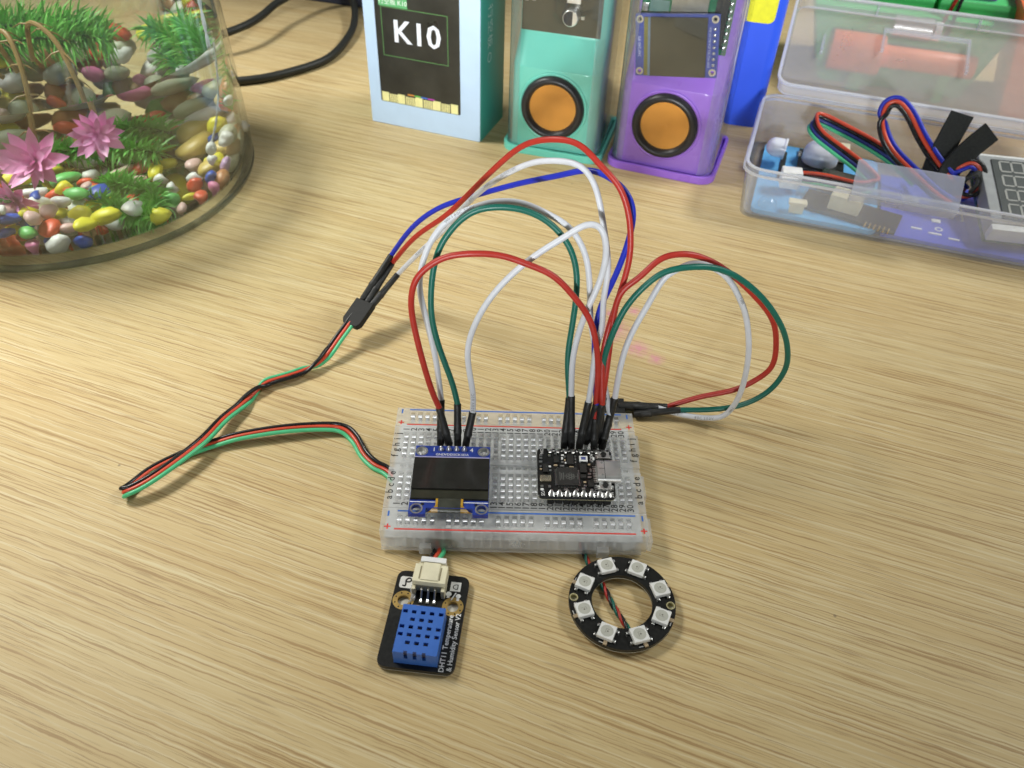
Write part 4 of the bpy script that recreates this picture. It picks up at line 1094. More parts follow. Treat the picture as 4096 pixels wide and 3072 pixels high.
# ------------------------------------------------------------------ clear storage box with an open lid and its contents
SB, SR = (113.0, 179.0, 0), -18.4
M['pp'] = clear_mat('milky_polypropylene', (0.975, 0.98, 0.99), 0.22, (0.92, 0.93, 0.97), gloss_rough=0.12, hscale=40)
M['pp_lid'] = clear_mat('milky_polypropylene_lid', (0.98, 0.98, 0.985), 0.29, (0.94, 0.93, 0.93), ior=1.3, gloss_rough=0.22, hscale=40)
M['pp_highlight'] = clear_mat('moulded_edge_highlight', (0.96, 0.97, 0.98), 0.62, (0.95, 0.96, 1.0), gloss_rough=0.08, hscale=40)  # extra milky white paints the specular shine of the rims into the plastic
bx = thing('storage_box', 'translucent plastic storage box with its hinged lid open, full of small modules', 'storage box', SB, SR)
BXW, BXD, BXH = 165.0, 88.0, 27.0
def shell(g, x0, y0, x1, y1, z0, z1, r, w, flare, mtx=None):
    o0 = rrect(x0, y0, x1, y1, r, 5); o1 = rrect(x0 - flare, y0 - flare, x1 + flare, y1 + flare, r + flare, 5)
    i0 = rrect(x0 + w, y0 + w, x1 - w, y1 - w, r - w, 5); i1 = rrect(x0 - flare + w, y0 - flare + w, x1 + flare - w, y1 + flare - w, r + flare - w, 5)
    T = lambda q, z: [(x, y, z) for x, y in q]
    g.loft([T(o0, z0), T(o1, z1), T(i1, z1), T(i0, z0 + w)], (True, True), mtx)
g = MB(); shell(g, -1.5, 0.5, BXW, BXD, 0, BXH, 7, 1.3, 2.6); g.build('box_body', M['pp'], bx, smooth=40)
g = MB()
o1 = rrect(-5.0, -3.0, BXW + 3.6, BXD + 3.6, 10, 5); i1 = rrect(-4.0, -2.0, BXW + 2.6, BXD + 2.6, 9.2, 5)
g.loft([[(x, y, 23.6) for x, y in o1], [(x, y, 24.6) for x, y in o1], [(x, y, 24.6) for x, y in i1], [(x, y, 23.6) for x, y in i1], [(x, y, 23.6) for x, y in o1]], (False, False)); g.build('rim_ridge', M['pp_highlight'], bx)
g = MB(); g.box(45.5, -6.6, 25.2, 92.5, -5.4, 28.2); g.box(45.5, -6.6, 28.2, 92.5, 6.0, 29.4, Matrix.Translation((0, 0, 0)))
M['pp_latch'] = clear_mat('milky_latch', (0.95, 0.96, 0.98), 0.30, (0.86, 0.88, 0.96), gloss_rough=0.10, hscale=40)
la = MB()
m_ = Matrix.Translation((0, -5.2, 25.6)) @ Matrix.Rotation(R(38), 4, 'X')
la.box(45.5, 0, 0, 92.0, 16.5, 1.3, m_); la.box(45.5, -1.2, -6.0, 92.0, 0.6, 0.2, m_)
la.build('latch', M['pp_latch'], bx, bevel=.3)
ld = Matrix.Translation((0, BXD + 2.6, BXH)) @ Matrix.Rotation(R(-70 + 90), 4, 'X')
g = MB(); shell(g, 2, 2, BXW + 2, 77, 0, 8.5, 7, 1.2, 1.2, ld @ Matrix.Translation((0, 0, -1.5)))
lid = g.build('lid', M['pp_lid'], bx, smooth=40)
def lid_edge(z, out_, w):
    a = rrect(2 - out_, 2 - out_, BXW + 2 + out_, 77 + out_, 7 + out_, 5); b = rrect(2 - out_ + w, 2 - out_ + w, BXW + 2 + out_ - w, 77 + out_ - w, 7 + out_ - w, 5)
    T = lambda q, zz: [(x, y, zz) for x, y in q]
    g = MB(); g.loft([T(a, z), T(a, z + 1), T(b, z + 1), T(b, z), T(a, z)], (False, False), ld @ Matrix.Translation((0, 0, -1.5))); return g
lid_edge(7.7, 1.6, 1.6).build('lid_rim', M['pp_highlight'], lid); lid_edge(.1, .25, .8).build('lid_corner_line', M['pp_highlight'], lid)
a = rrect(-4.15, -2.15, BXW + 2.75, BXD + 2.75, 9.7, 5); b = rrect(-2.7, -.7, BXW + 1.3, BXD + 1.3, 8.3, 5)
g = MB(); g.loft([[(x, y, z) for x, y in q] for q, z in ((a, 26.6), (a, 27.3), (b, 27.3), (b, 26.6), (a, 26.6))], (False, False)); g.build('top_rim', M['pp_highlight'], bx)
g = MB()
for a in ((52, 44, 53.4, 60.9), (52, 61, 98.5, 62.6), (97, 36, 98.5, 61), (20, 36, 21.6, 50)):
    g = MB(); g.box(a[0], a[1], 1.2, a[2], a[3], 3.2, ld); g.build('lid_rib', M['pp_latch'], lid)
for x in (46, 101):
    g = MB(); g.box(x, 74, 1, x + 1.2, 78, 6.0, ld); g.build('lid_notch', M['pp_latch'], lid)

def inbox(name, label, cat, x, y, z, rz=0.0, group=None):
    a = R(SR); wx = SB[0] + x * math.cos(a) - y * math.sin(a); wy = SB[1] + x * math.sin(a) + y * math.cos(a)
    return thing(name, label, cat, (wx, wy, z), SR + rz, group)
t = inbox('blue_foam_sheet', 'light blue foam sheet on the floor of the storage box, left half', 'foam sheet', 0, 0, 1.35)
g = MB(); g.prism(rrect(3.5, 3.5, 64, 80, 4, 4), 0, 2.2); g.build('sheet', mat('sky_blue_foam', (0.13, 0.44, 0.78), .75, bump=.3, bscale=900), t)
t = inbox('blue_module_board', 'violet-blue circuit board on the floor of the storage box, right half', 'circuit board', 0, 0, 1.35)
g = MB(); g.box(66, 4, 0, 158, 66, 1.8); g.build('circuit_board', mat('violet_blue_mask', (0.09, 0.12, 0.62), .35, vary=.1), t)
for x, y, w, h in ((90, 24, 4, 3), (80, 14, 5, 1.2), (88, 12, 6, 1.2), (97, 10, 5, 1.2), (104, 30, 1, 12), (76, 40, 8, 6), (112, 20, 3, 3)):
    g = MB(); g.box(x, y, 1.85, x + w, y + h, 2.3); g.build('board_marking', M['silk'], t)
g = MB(); g.ring(93, 18, 1.85, 1.95, 1.2, 1.9, 16); g.build('printed_circle', M['silk'], t)
# motion sensor with two domes
t = inbox('dome_sensor', 'black module with a frosted bullet lamp and a white dome, left in the storage box', 'sensor', 10, 50, 3.6, 0)
g = MB(); g.box(3, -12, 0, 12, 22, 1.4, Matrix.Rotation(R(14), 4, 'Y')); g.box(12, 2, 0, 36, 26, 1.6); g.build('circuit_board', M['pcb_black'], t)
M['frost'] = mat('frosted_white_dome', (0.78, 0.80, 0.86), .25, sss=.2, vary=.03)
mt = Matrix.Translation((4.0, 6.0, 9.0)) @ Matrix.Rotation(R(-86), 4, 'Y') @ Matrix.Rotation(R(0), 4, 'Z')
g = MB(); g.lathe([(5.6, 0), (5.6, 1), (5.0, 1.2), (5.0, 5)] + [(5.0 * math.cos(R(a)), 5 + 5.2 * math.sin(R(a))) for a in range(15, 91, 15)], 28, mt); g.build('bullet_lamp', M['frost'], t, smooth=60)
mt = Matrix.Translation((23, 15, 1.6))
g = MB(); g.lathe([(9.4, 0), (9.4, 5.0)] + [(9.2 * math.cos(R(a)), 5.4 + 5.2 * math.sin(R(a))) for a in range(0, 91, 15)], 36, mt); g.build('white_dome', M['frost'], t, smooth=60)
g = MB(); g.box(32, 16, 2, 37, 26, 9); g.build('cream_socket', M['cream'], t, bevel=.4)
g = MB()
for y in (1.5, 4.5): g.lathe([(1, 0), (.6, .9), (0, 1)], 10, Matrix.Translation((11.5, y, 9)) ); 
g.build('solder_joint', M['tin'], t)
t = inbox('white_plug', 'white plug on the end of the four-colour ribbon, front left in the storage box', 'plug', 18, 27, 6.5, 8)
g = MB(); g.box(-3.5, -3, 0, 6.5, 4.5, 9); g.box(-4.2, -4.5, 2, 4.5, -3.0, 7); g.build('plug_body', M['white_plastic'], t, bevel=.5)
t = inbox('small_socket', 'small cream socket seen through the front wall of the storage box', 'socket', 25, 8, 3.6, 4)
g = MB(); g.box(-3.4, -2, 0, 3.4, 2, 4.5); g.box(-4.4, -2.4, 4.5, 4.4, 2.4, 6.2); g.build('socket_body', M['cream'], t, bevel=.4)
t = inbox('clear_bubble_pack', 'small crumpled clear bubble seen through the front left of the storage box', 'bubble pack', 11, 9, 3.6)
g = MB(); g.lathe([(5, 0), (4.6, 2.4), (3.2, 4.2), (0, 5)], 16); g.build('bubble', M['acrylic'], t, smooth=60)
# relay in a pouch
t = inbox('relay_module', 'cream relay block on a dark board in a clear pouch, behind the box front', 'relay module', 40, 17, 3.6, -12)
g = MB(); g.box(-13, -7, 0, 34, 12, 1.6); g.build('circuit_board', M['pcb_black'], t, bevel=.2)
g = MB(); g.box(0, -3, 1.7, 15, 8, 9.5); g.build('relay_block', M['cream'], t, bevel=.5)
g = MB(); g.prism(rrect(-16, -9, 18, 15, 3, 4), -.0, 11); g.build('clear_pouch', M['acrylic'], t, bevel=1.2)
for k in range(6):
    g = MB(); g.tube([(20 + k * 2.2, -6, 2.2), (20 + k * 2.2, -11, 2.2)], .35, 6); g.build('header_pin', M['gold'], t)
t = inbox('olive_chip_board', 'dark olive chip board lying behind the front wall of the storage box', 'circuit board', 46, 42, 4.2, -8)
g = MB(); g.box(-12, -9, 0, 12, 10, 3.2); g.build('circuit_board', mat('olive_board', (0.035, 0.06, 0.035), .4), t, bevel=.3)
g = MB(); g.box(-8, -5, 3.25, 8, 6, 5.0); g.build('chip', mat('olive_chip', (0.10, 0.10, 0.075), .45), t, bevel=.2)

def ribbon(name, label, pts, lats, cols, pitch, r, group=None):
    t = inbox(name, label, 'ribbon cable', 0, 0, 0)
    Cc = relax(smooth_path(pts, 7), 3); Ll = relax(smooth_path(lats, 7), 3)
    for k, mk in enumerate(cols):
        off = (k - (len(cols) - 1) / 2) * pitch; Q = []
        for i, (p, l) in enumerate(zip(Cc, Ll)):
            tg = (Cc[min(i + 1, len(Cc) - 1)] - Cc[max(i - 1, 0)]).normalized()
            l = l - tg * l.dot(tg); l.normalize(); Q.append(p + l * off)
        g = MB(); g.tube(Q, r, 8); g.build('conductor', M[mk], t, smooth=60)
    return t
ribbon('four_colour_ribbon', 'red, black, navy and green ribbon cable in the storage box, over the white dome',
       [(24, 30, 11), (36, 30, 12), (52, 30, 11), (60, 36, 12), (52, 40, 17), (38, 46, 22), (28, 52, 25), (24, 60, 27), (27, 68, 27), (40, 66, 24), (56, 62, 20), (70, 58, 15), (82, 52, 9)],
       [(0, -.5, -1)] * 3 + [(0, -.5, -1), (-.4, -.5, -.8), (-.45, -.6, -.7), (-.5, -.6, -.6), (-.6, -.3, -.8), (0, -.4, -1), (0, -.5, -1), (0, -.5, -1), (0, -.5, -1), (0, -.5, -1)],
       ['wire_orange', 'wire_black', 'wire_navy', 'wire_mint'], 1.7, .95)
ribbon('three_colour_ribbon', 'looped ribbon cable of black, red and blue wires in the middle of the storage box',
       [(104, 50, 10), (96, 44, 17), (86, 46, 24), (76, 54, 32), (68, 60, 40), (61, 63, 44), (56, 62, 41), (57, 57, 33), (64, 50, 25), (76, 42, 19), (88, 34, 14), (96, 30, 12)],
       [(.5, .2, .9), (.6, .2, .8), (.7, .2, .7), (.7, .2, .7), (.7, .3, .6), (.2, .6, .7), (-.6, .4, .4), (.2, .7, .6), (.6, .5, .7), (.6, .5, .7), (.6, .5, .7), (.6, .5, .7)],
       ['wire_black', 'wire_orange', 'wire_blue'], 2.0, 1.1)
ribbon('curled_ribbon', 'small curl of blue, red and black ribbon beside the black strap in the storage box',
       [(82, 60, 10), (88, 50, 15), (95, 46, 22), (101, 47, 26), (106, 46, 24), (108, 42, 18), (104, 36, 14), (96, 36, 13)],
       [(.5, .3, .8)] * 3 + [(.3, .6, .7), (.6, .2, .7), (.8, -.2, .4), (.6, -.3, .6), (.5, 0, .8)],
       ['wire_blue', 'wire_orange', 'wire_black'], 1.9, 1.0)
# ribbed black strap: two tongues
M['strap'] = mat('black_elastic', (0.018, 0.020, 0.018), .75, vary=.3, scale=900)
t = inbox('elastic_strap', 'black ribbed elastic strap sticking up out of the storage box', 'strap', 90, 50, 10)
def tongue(P, w):
    g = MB(); P = smooth_path(P, 4); rings = []
    for i, p in enumerate(P):
        tg = (P[min(i + 1, len(P) - 1)] - P[max(i - 1, 0)]).normalized()
        u = Vector(w); u = (u - tg * u.dot(tg)).normalized(); n_ = tg.cross(u)
        top = [p + u * (k / 16 - .5) * 11 + n_ * (0.65 + (.22 if k % 2 else 0)) for k in range(17)]
        bot = [p + u * (k / 16 - .5) * 11 - n_ * 0.65 for k in range(16, -1, -1)]
        rings.append(top + bot)
    g.loft(rings); return g
tongue([(-4, -8, 2), (-4, -2, 12), (-2, 2, 24), (0, 5, 36)], (.95, .1, -.25)).build('strap_tongue', M['strap'], t, smooth=25)
tongue([(2, -10, 2), (3, -5, 12), (8, -2, 22), (15, 2, 31)], (.75, .1, -.6)).build('strap_tongue', M['strap'], t, smooth=25)
tongue([(8, -14, 2), (10, -9, 8), (15, -6, 13), (17, -8, 10), (14, -12, 4)], (.4, .7, .2)).build('strap_tongue', M['strap'], t, smooth=25)
# seven segment meter in a blister
t = inbox('digit_display', 'white seven-segment display module in clear packaging at the right of the storage box', 'display module', 117, 36, 12, 9)
tl_ = Matrix.Rotation(R(14), 4, 'X')
g = MB(); g.box(-9, -22, 0, 19.5, 25, 9, tl_); g.build('display_case', mat('grey_display_case', (0.33, 0.34, 0.34), .45), t, bevel=.6)
for a, b in ((-26, -22.05), (25.05, 27)):
    g = MB(); g.box(-9, a, 1, 19.5, b, 8.4, tl_); g.build('white_end', M['white_plastic'], t, bevel=.5)
g = MB(); g.box(-3.5, -21, 9.02, 18.5, 22, 9.6, tl_); g.build('dark_face', mat('slate_face', (0.05, 0.058, 0.055), .35), t)
M['segment'] = mat('grey_segment', (0.36, 0.36, 0.33), .5)
for k in range(4):
    g = MB()
    cxx, cyy = 5.5, -13 + k * 10
    for a in ((-6, -3.2, -5, 3.2), (-.6, -3.2, .4, 3.2), (5, -3.2, 6, 3.2), (-5.4, -4, -.7, -3.1), (.5, -4, 5.4, -3.1), (-5.4, 3.1, -.7, 4), (.5, 3.1, 5.4, 4)):
        g.box(cxx + a[0], cyy + a[1], 9.62, cxx + a[2], cyy + a[3], 9.75, tl_)
    g.build('digit', M['segment'], t)
g = MB(); g.box(-9, -24, -2.0, 19, 24, -.4, tl_); g.build('circuit_board', M['pcb_green'], t)
g = MB(); g.prism(rrect(-15, -31, 25, 30, 4, 4), -3, 12.5, tl_); g.build('blister', M['acrylic'], t, bevel=1.5)

# ------------------------------------------------------------------ green and orange printed parts behind the lid
M['green_pla'] = mat('green_plastic', (0.09, 0.58, 0.17), .4, vary=.04, scale=60)
M['orange_pla'] = mat('orange_plastic', (0.85, 0.20, 0.07), .4, vary=.05, scale=60)
gh = thing('green_holder', 'green plastic tray-shaped holder with batteries and a metal can, behind the open lid', 'holder', (198.5, 355.5, 0), -17.0)
o0 = [(0, 0), (88, 0), (92, 60), (-4, 60)]; o1 = [(-13, -4), (104, -4), (108, 66), (-17, 66)]
g = MB(); g.loft([[(x, y, 0) for x, y in o0], [(x, y, 47) for x, y in o1]]); g.build('holder_body', M['green_pla'], gh, bevel=1.0)
g = MB(); g.box(-14, 8, 47.05, 56, 62, 58); g.box(58.5, 6, 47.05, 102, 64, 56); g.build('holder_top', M['green_pla'], gh, bevel=1.0)
g = MB(); g.box(20, 12, 58.05, 54, 40, 62); g.build('dark_tray', M['black_plastic'], gh, bevel=.5)
mt = Matrix.Translation((35, -4, 40)) @ Matrix.Rotation(R(90), 4, 'Y')
g = MB(); g.lathe([(0, 0), (7, 0), (7, 22), (6, 23), (0, 23)], 28, mt); g.build('metal_can', M['steel'], gh)
g = MB(); g.lathe([(0, 0), (5.5, 0), (5.5, 4), (0, 4.5)], 24, Matrix.Translation((58.5, -5, 40)) @ Matrix.Rotation(R(90), 4, 'Y')); g.build('white_cap', M['white_plastic'], gh)
g = MB(); g.tube(smooth_path([(61, -6, 42), (64, 0, 50), (68, 8, 60), (72, 14, 70)], 5), 1.1, 8); g.build('red_lead', M['wire_red'], gh)
g = MB(); g.tube(smooth_path([(66, -5.5, 38), (67, -5.2, 46), (69, 2, 58), (73, 10, 70)], 5), 1.1, 8); g.build('black_lead', M['wire_black'], gh)
g = MB(); g.lathe([(0, 0), (9, 0), (9, 24), (0, 24)], 28, Matrix.Translation((66, 20, 62)) @ Matrix.Rotation(R(90), 4, 'Y')); g.build('purple_battery', M['purple_pla'], gh)
orr = thing('orange_roller', 'orange stepped plastic roller lying across the front of the green holder', 'roller', (198.5, 355.5, 0), -17.0)
g = MB(); mt = Matrix.Translation((2, -14.5, 25)) @ Matrix.Rotation(R(90), 4, 'Y')
g.lathe([(0, 0), (11.2, 0), (11.6, .6), (11.6, 30), (11, 30.8), (6.6, 31), (6.6, 84), (6.2, 84.6), (0, 84.6)], 36, mt); g.build('roller_body', M['orange_pla'], orr)
g = MB(); g.box(18, -12, 0, 26, -4.1, 13.0); g.box(70, -12, 0, 76, -4.1, 18.2); g.build('roller_support', M['green_pla'], orr, bevel=.6)
ob_ = thing('orange_block', 'orange plastic block at the right edge, beyond the open lid of the storage box', 'block', (297, 304, 0), -17.0)
g = MB(); g.loft([[(x, y, 0) for x, y in ((0, 0), (70, 0), (70, 60), (4, 60))], [(x, y, 62) for x, y in ((-11, -3), (78, -3), (78, 64), (-9, 64))]]); g.build('block_body', M['orange_pla'], ob_, bevel=1.2)

# ------------------------------------------------------------------ glass bowl of water
BC = Vector((-222.0, 197.0, 0)); BR = 87.0
def glass_mat():
    return clear_mat('bowl_glass', (0.95, 0.975, 0.965), 0.012, (0.6, 0.65, 0.62), ior=1.5, gloss_rough=0.01, hscale=30)
def water_mat():
    m, nt, p, out = nodes_of('water')
    gl = N(nt, 'ShaderNodeBsdfGlass'); gl.inputs['IOR'].default_value = 1.33; gl.inputs['Roughness'].default_value = 0.0
    gl.inputs['Color'].default_value = (0.985, 0.995, 0.985, 1)
    tc = N(nt, 'ShaderNodeTexCoord'); no = N(nt, 'ShaderNodeTexNoise'); no.inputs['Scale'].default_value = 22
    nt.links.new(tc.outputs['Object'], no.inputs['Vector'])
    bp = N(nt, 'ShaderNodeBump'); bp.inputs['Strength'].default_value = 0.06; bp.inputs['Distance'].default_value = 0.001
    nt.links.new(no.outputs['Fac'], bp.inputs['Height']); nt.links.new(bp.outputs[0], gl.inputs['Normal'])
    nt.links.new(gl.outputs[0], out.inputs['Surface']); nt.nodes.remove(p)
    return m
M['surface'] = clear_mat('water_surface', (0.97, 0.99, 0.975), 0.008, (0.8, 0.85, 0.8), ior=1.33, gloss_rough=0.02)
M['glass'] = glass_mat(); M['water'] = water_mat()
bowl = thing('glass_bowl', 'round clear glass bowl of water with pebbles and plants at the upper left', 'bowl', BC)
prof = [(0, 0), (78, 0), (82, .4), (85.2, 1.8), (86.8, 4.5), (87.2, 9), (87.0, 30), (86, 60), (85, 90), (84.5, 120), (84.8, 138), (84.2, 139.4), (82.6, 139.4), (82.2, 138), (81.8, 120), (82.2, 90), (83.2, 60), (84.2, 30), (84.2, 12), (82.5, 8), (78, 6.2), (0, 6.0)]
g = MB(); g.lathe(prof, 96); g.build('bowl_wall', M['glass'], bowl, smooth=50)
g = MB(); g.lathe([(80.6, .05), (82.4, .3), (85.4, 1.7), (87.05, 4.4), (87.3, 6.0), (86.8, 6.2), (84.8, 5.2), (82.6, 3.4), (80.6, 2.4)], 96, None, True)
g.build('foot_dark_ring', clear_mat('foot_reflection_tint', (0.66, 0.69, 0.68), 0.12, (0.24, 0.26, 0.25), ior=1.5, gloss_rough=0.02), bowl, smooth=60)  # added ring, its tint paints in the dark of internal reflection in thick glass
wt = thing('bowl_water', 'clear water filling the glass bowl at the upper left to half height', 'water', BC)
prof = [(0, 6.1), (77.9, 6.3), (82.3, 8.1), (84.0, 12.1), (84.0, 30), (83.5, 50), (83.0, 66), (82.9, 70.6)]
g = MB(); g.lathe(prof, 96); g.f.pop(); g.build('water_body', M['water'], wt, smooth=50)
g = MB(); g.lathe([(82.9, 70.6), (82.2, 70.25), (81.0, 70.02), (40, 70.0), (0, 70.0)], 96); g.f = [f for f in g.f if len(f) == 4]; g.build('water_surface', M['surface'], wt, smooth=50)

# pebbles
def pebble_mesh(seed, ang):
    r = random.Random(seed); bm = bmesh.new(); bmesh.ops.create_icosphere(bm, subdivisions=2, radius=1.0)
    dirs = [Vector((r.gauss(0, 1), r.gauss(0, 1), r.gauss(0, 1))).normalized() for _ in range(7)]
    for v in bm.verts:
        q = v.co.normalized(); k = 1.0
        for d in dirs: k -= ang * max(0, q.dot(d) - .55)
        v.co = q * k
    me = bpy.data.meshes.new('pebble'); bm.to_mesh(me); bm.free()
    me.polygons.foreach_set('use_smooth', [True] * len(me.polygons)); return me
PC = {'yellow': (0.78, 0.72, 0.05), 'red': (0.66, 0.09, 0.035), 'blue': (0.03, 0.085, 0.44), 'pink': (0.74, 0.22, 0.42), 'pale pink': (0.74, 0.50, 0.47), 'white': (0.78, 0.78, 0.76), 'green': (0.14, 0.50, 0.13), 'lilac': (0.60, 0.38, 0.66)}
NC = {'brown': (0.42, 0.26, 0.11), 'rust': (0.55, 0.24, 0.10), 'grey-green': (0.50, 0.51, 0.38), 'grey': (0.46, 0.45, 0.44), 'amber': (0.60, 0.44, 0.12), 'slate': (0.20, 0.20, 0.17), 'mauve grey': (0.60, 0.55, 0.58), 'cream': (0.70, 0.65, 0.50)}
pm = {}
def pebble(colname, natural, x, y, z, sx, sy, sz, rz, tilt):
    key = (colname, rnd.randrange(4))
    if key not in pm:
        me = pebble_mesh(hash(colname) % 97 if False else len(pm) * 7 + 3, .28 if natural else .5)
        c = (NC if natural else PC)[colname]
        mn = 'stone_' + colname.replace(' ', '_')
        if mn not in M: M[mn] = mat(mn, c, .42, vary=.22 if natural else .05, scale=160 if natural else 60)
        me.materials.append(M[mn]); pm[key] = me
    o = new_obj('stone' if natural else 'pebble', pm[key])
    o.location = (BC + Vector((x, y, z))) * S; o.scale = (sx * S, sy * S, sz * S); o.rotation_euler = (tilt, tilt * .6, rz)
    zone = 'heaped at the back of the bowl' if y > 30 else 'by the right wall of the bowl' if x > 38 else 'at the front of the bowl' if y < -42 else 'in the middle of the bowl floor' if x > -12 else 'on the left side of the bowl floor'
    size = 'large' if max(sx, sy) > (10 if natural else 6.4) else 'small' if max(sx, sy) < (8 if natural else 4.6) else 'medium-sized'
    if natural: tag(o, '%s %s natural stone under water, %s' % (size, colname, zone), 'stone', '%s %s stones %s' % (size, colname, zone))
    else: tag(o, '%s %s painted pebble under water, %s' % (size, colname, zone), 'pebble', '%s %s pebbles %s' % (size, colname, zone))
    return o
placed = []
def free(x, y, r, k=.78):
    return all((x - a) ** 2 + (y - b) ** 2 > ((r + c) * k) ** 2 for a, b, c in placed)
# big stones to the right and back
big = [('brown', 40, 44, 9), ('amber', 30, 46, 8), ('mauve grey', 45, 55, 9), ('grey-green', 52, 40, 11), ('brown', 62, 28, 10), ('rust', 24, 58, 9), ('grey-green', 66, 8, 8), ('slate', 56, 20, 9), ('amber', 56, 4, 8), ('white', 24, 36, 8), ('grey', 70, 42, 7), ('grey-green', 72, 24, 9),
       ('brown', 10, 66, 9), ('mauve grey', -6, 64, 9), ('rust', 38, 66, 8), ('slate', 52, 60, 8), ('amber', 34, 22, 8), ('grey', 15, 48, 8), ('rust', 71, -10, 7), ('amber', 44, 30, 7), ('grey-green', -24, 60, 8), ('brown', -40, 54, 9)]
for cn, x, y, r in big:
    nat = cn in NC
    placed.append((x, y, r)); pebble(cn, nat, x, y, 6.3 + r * .52, r * rnd.uniform(.9, 1.25), r * rnd.uniform(.75, 1), r * .58, rnd.uniform(0, 6.3), rnd.uniform(-.2, .2))
for cn, x, y, z, r in (('grey-green', 66, 30, 26, 10), ('rust', 74, 20, 33, 8), ('white', 75, -2, 26, 6), ('brown', 60, 44, 30, 9), ('grey', 70, 36, 40, 7), ('white', 78, 8, 40, 5), ('grey-green', 72, 6, 24, 9), ('amber', 52, 48, 24, 9), ('rust', 40, 58, 22, 9), ('mauve grey', 28, 50, 18, 8), ('brown', 18, 62, 20, 9), ('amber', 30, 32, 16, 8),
                       ('grey-green', 58, 32, 18, 9), ('rust', 64, 20, 17, 7), ('mauve grey', 44, 48, 19, 8), ('brown', 70, 10, 16, 7), ('grey-green', 74, 16, 17, 6), ('amber', 60, 10, 16, 6)):
    pebble(cn, cn in NC, x, y, z, r * 1.2, r * .9, r * .6, rnd.uniform(0, 6), rnd.uniform(-.5, .5))
# particular bright ones
for cn, x, y, z, a, b, c, rz in (('yellow', 17, 30, 11, 7, 4, 3.4, .3), ('yellow', 28, 12, 10, 6.5, 3.4, 3.2, .5), ('blue', 46, 24, 15, 6.6, 2.6, 2.6, .25), ('lilac', 46, 30, 17, 5.6, 3, 2.8, .4), ('pale pink', 37, 24, 12, 3, 3, 3, 0),
                                 ('white', 56, -12, 13, 5, 3, 2.6, .2), ('lilac', 70, -3, 14, 4.6, 4.6, 3.8, 0), ('blue', 66, -13, 13, 3.4, 4.4, 3.2, .4), ('red', 59, -18, 12, 4.6, 4, 3.4, .2), ('yellow', 65, -2, 16, 4.6, 4, 3, .3), ('green', 52, -28, 10, 4.2, 3.8, 3.4, 0),
                                 ('yellow', 61, -26, 10, 4.6, 2.2, 2, .7), ('white', 63, -4, 17, 3.4, 3.2, 3, 0), ('white', 47, -17, 11, 3.2, 3.2, 2.6, .2), ('red', 47, -38, 9, 4.2, 3.2, 2.6, .3), ('red', 10, -10, 10, 4, 3.2, 2.6, .2), ('red', 30, 22, 12, 3, 2.4, 2.4, 0)):
    placed.append((x, y, max(a, b))); pebble(cn, False, x, y, z, a, b, c, rz, rnd.uniform(-.2, .2))
names = ['yellow'] * 6 + ['red'] * 5 + ['blue'] * 3 + ['pink'] * 2 + ['pale pink'] * 4 + ['white'] * 5 + ['green']
for layer, cnt in ((0, 80), (1, 58), (2, 44), (3, 24)):
    done = 0; tries = 0
    if layer: placed = []
    while done < cnt and tries < 9000:
        tries += 1
        a = R(rnd.uniform(0, 360) if layer == 0 else rnd.uniform(185, 345)); q = math.sqrt(rnd.uniform(0 if layer == 0 else .2, 1)) * (77, 73, 72, 72)[layer]
        x, y = q * math.cos(a), q * math.sin(a)
        if layer and x > 26 and y > -48: continue
        if layer == 0 and y > 34: continue
        if layer == 2 and x > 22: continue
        if layer == 3 and (x > 6 or q < 46): continue
        r = rnd.uniform(3.2, 6.2)
        if not free(x, y, r, .72): continue
        placed.append((x, y, r)); done += 1
        pebble(rnd.choice(names), False, x, y, 6.6 + r * .6 + layer * 5.4 + max(0, q - 60) * .10, r * rnd.uniform(.95, 1.4), r * rnd.uniform(.75, 1), r * rnd.uniform(.55, .8), rnd.uniform(0, 6.3), rnd.uniform(-.35, .35))

# stones and pebbles heaped against the far side, tier upon tier
for k, rings in enumerate(((44, 57, 70), (51, 63, 73), (60, 72), (68, 75), (74,))):
    for q in rings:
        n_ = int(R(146) * q / 14.5)
        for i in range(n_):
            a = R(20 + 146 * (i + .5 + rnd.uniform(-.3, .3)) / n_); nat = rnd.random() < .55
            r = rnd.uniform(6.8, 9.2) if nat else rnd.uniform(5.0, 7.4)
            qq = min(q + rnd.uniform(-2, 2), 82 - r); x, y = qq * math.cos(a), qq * math.sin(a)
            pebble(rnd.choice(['cream', 'grey-green', 'amber', 'mauve grey', 'brown', 'rust', 'cream', 'grey']) if nat else rnd.choice(names), nat, x, y, 11 + k * 9.0 + rnd.uniform(-1.5, 1.5),
                   r * rnd.uniform(1.0, 1.2), r * rnd.uniform(.8, 1), r * rnd.uniform(.6, .75), a + rnd.uniform(.9, 2.2), rnd.uniform(-.35, .35))

# water plants
def needles(g, path, ln, per, r0, droop=.35, whorl=13):
    for i in range(0, len(path) - 1):
        p = path[i]; t = (path[i + 1] - p).normalized(); u = t.orthogonal().normalized(); w = t.cross(u)
        for k in range(whorl):
            a = 2 * math.pi * (k + r0.random()) / whorl; d = (u * math.cos(a) + w * math.sin(a) + t * r0.uniform(.1, .7)).normalized()
            L = ln * r0.uniform(.6, 1.2); s_ = d.cross(Vector((r0.uniform(-1, 1), r0.uniform(-1, 1), r0.uniform(-1, 1)))).normalized() * .55
            m1 = p + d * L * .55; e = p + d * L + Vector((0, 0, -droop * L * .35))
            b = len(g.v); g.v += [p - s_, p + s_, m1 + s_ * .9, m1 - s_ * .9, e]; g.f += [[b, b + 1, b + 2, b + 3], [b + 3, b + 2, b + 4]]
M['weed'] = mat('green_weed', (0.17, 0.50, 0.09), .45, vary=.35, scale=90)
M['weed_stem'] = mat('weed_stem', (0.05, 0.17, 0.04), .5)
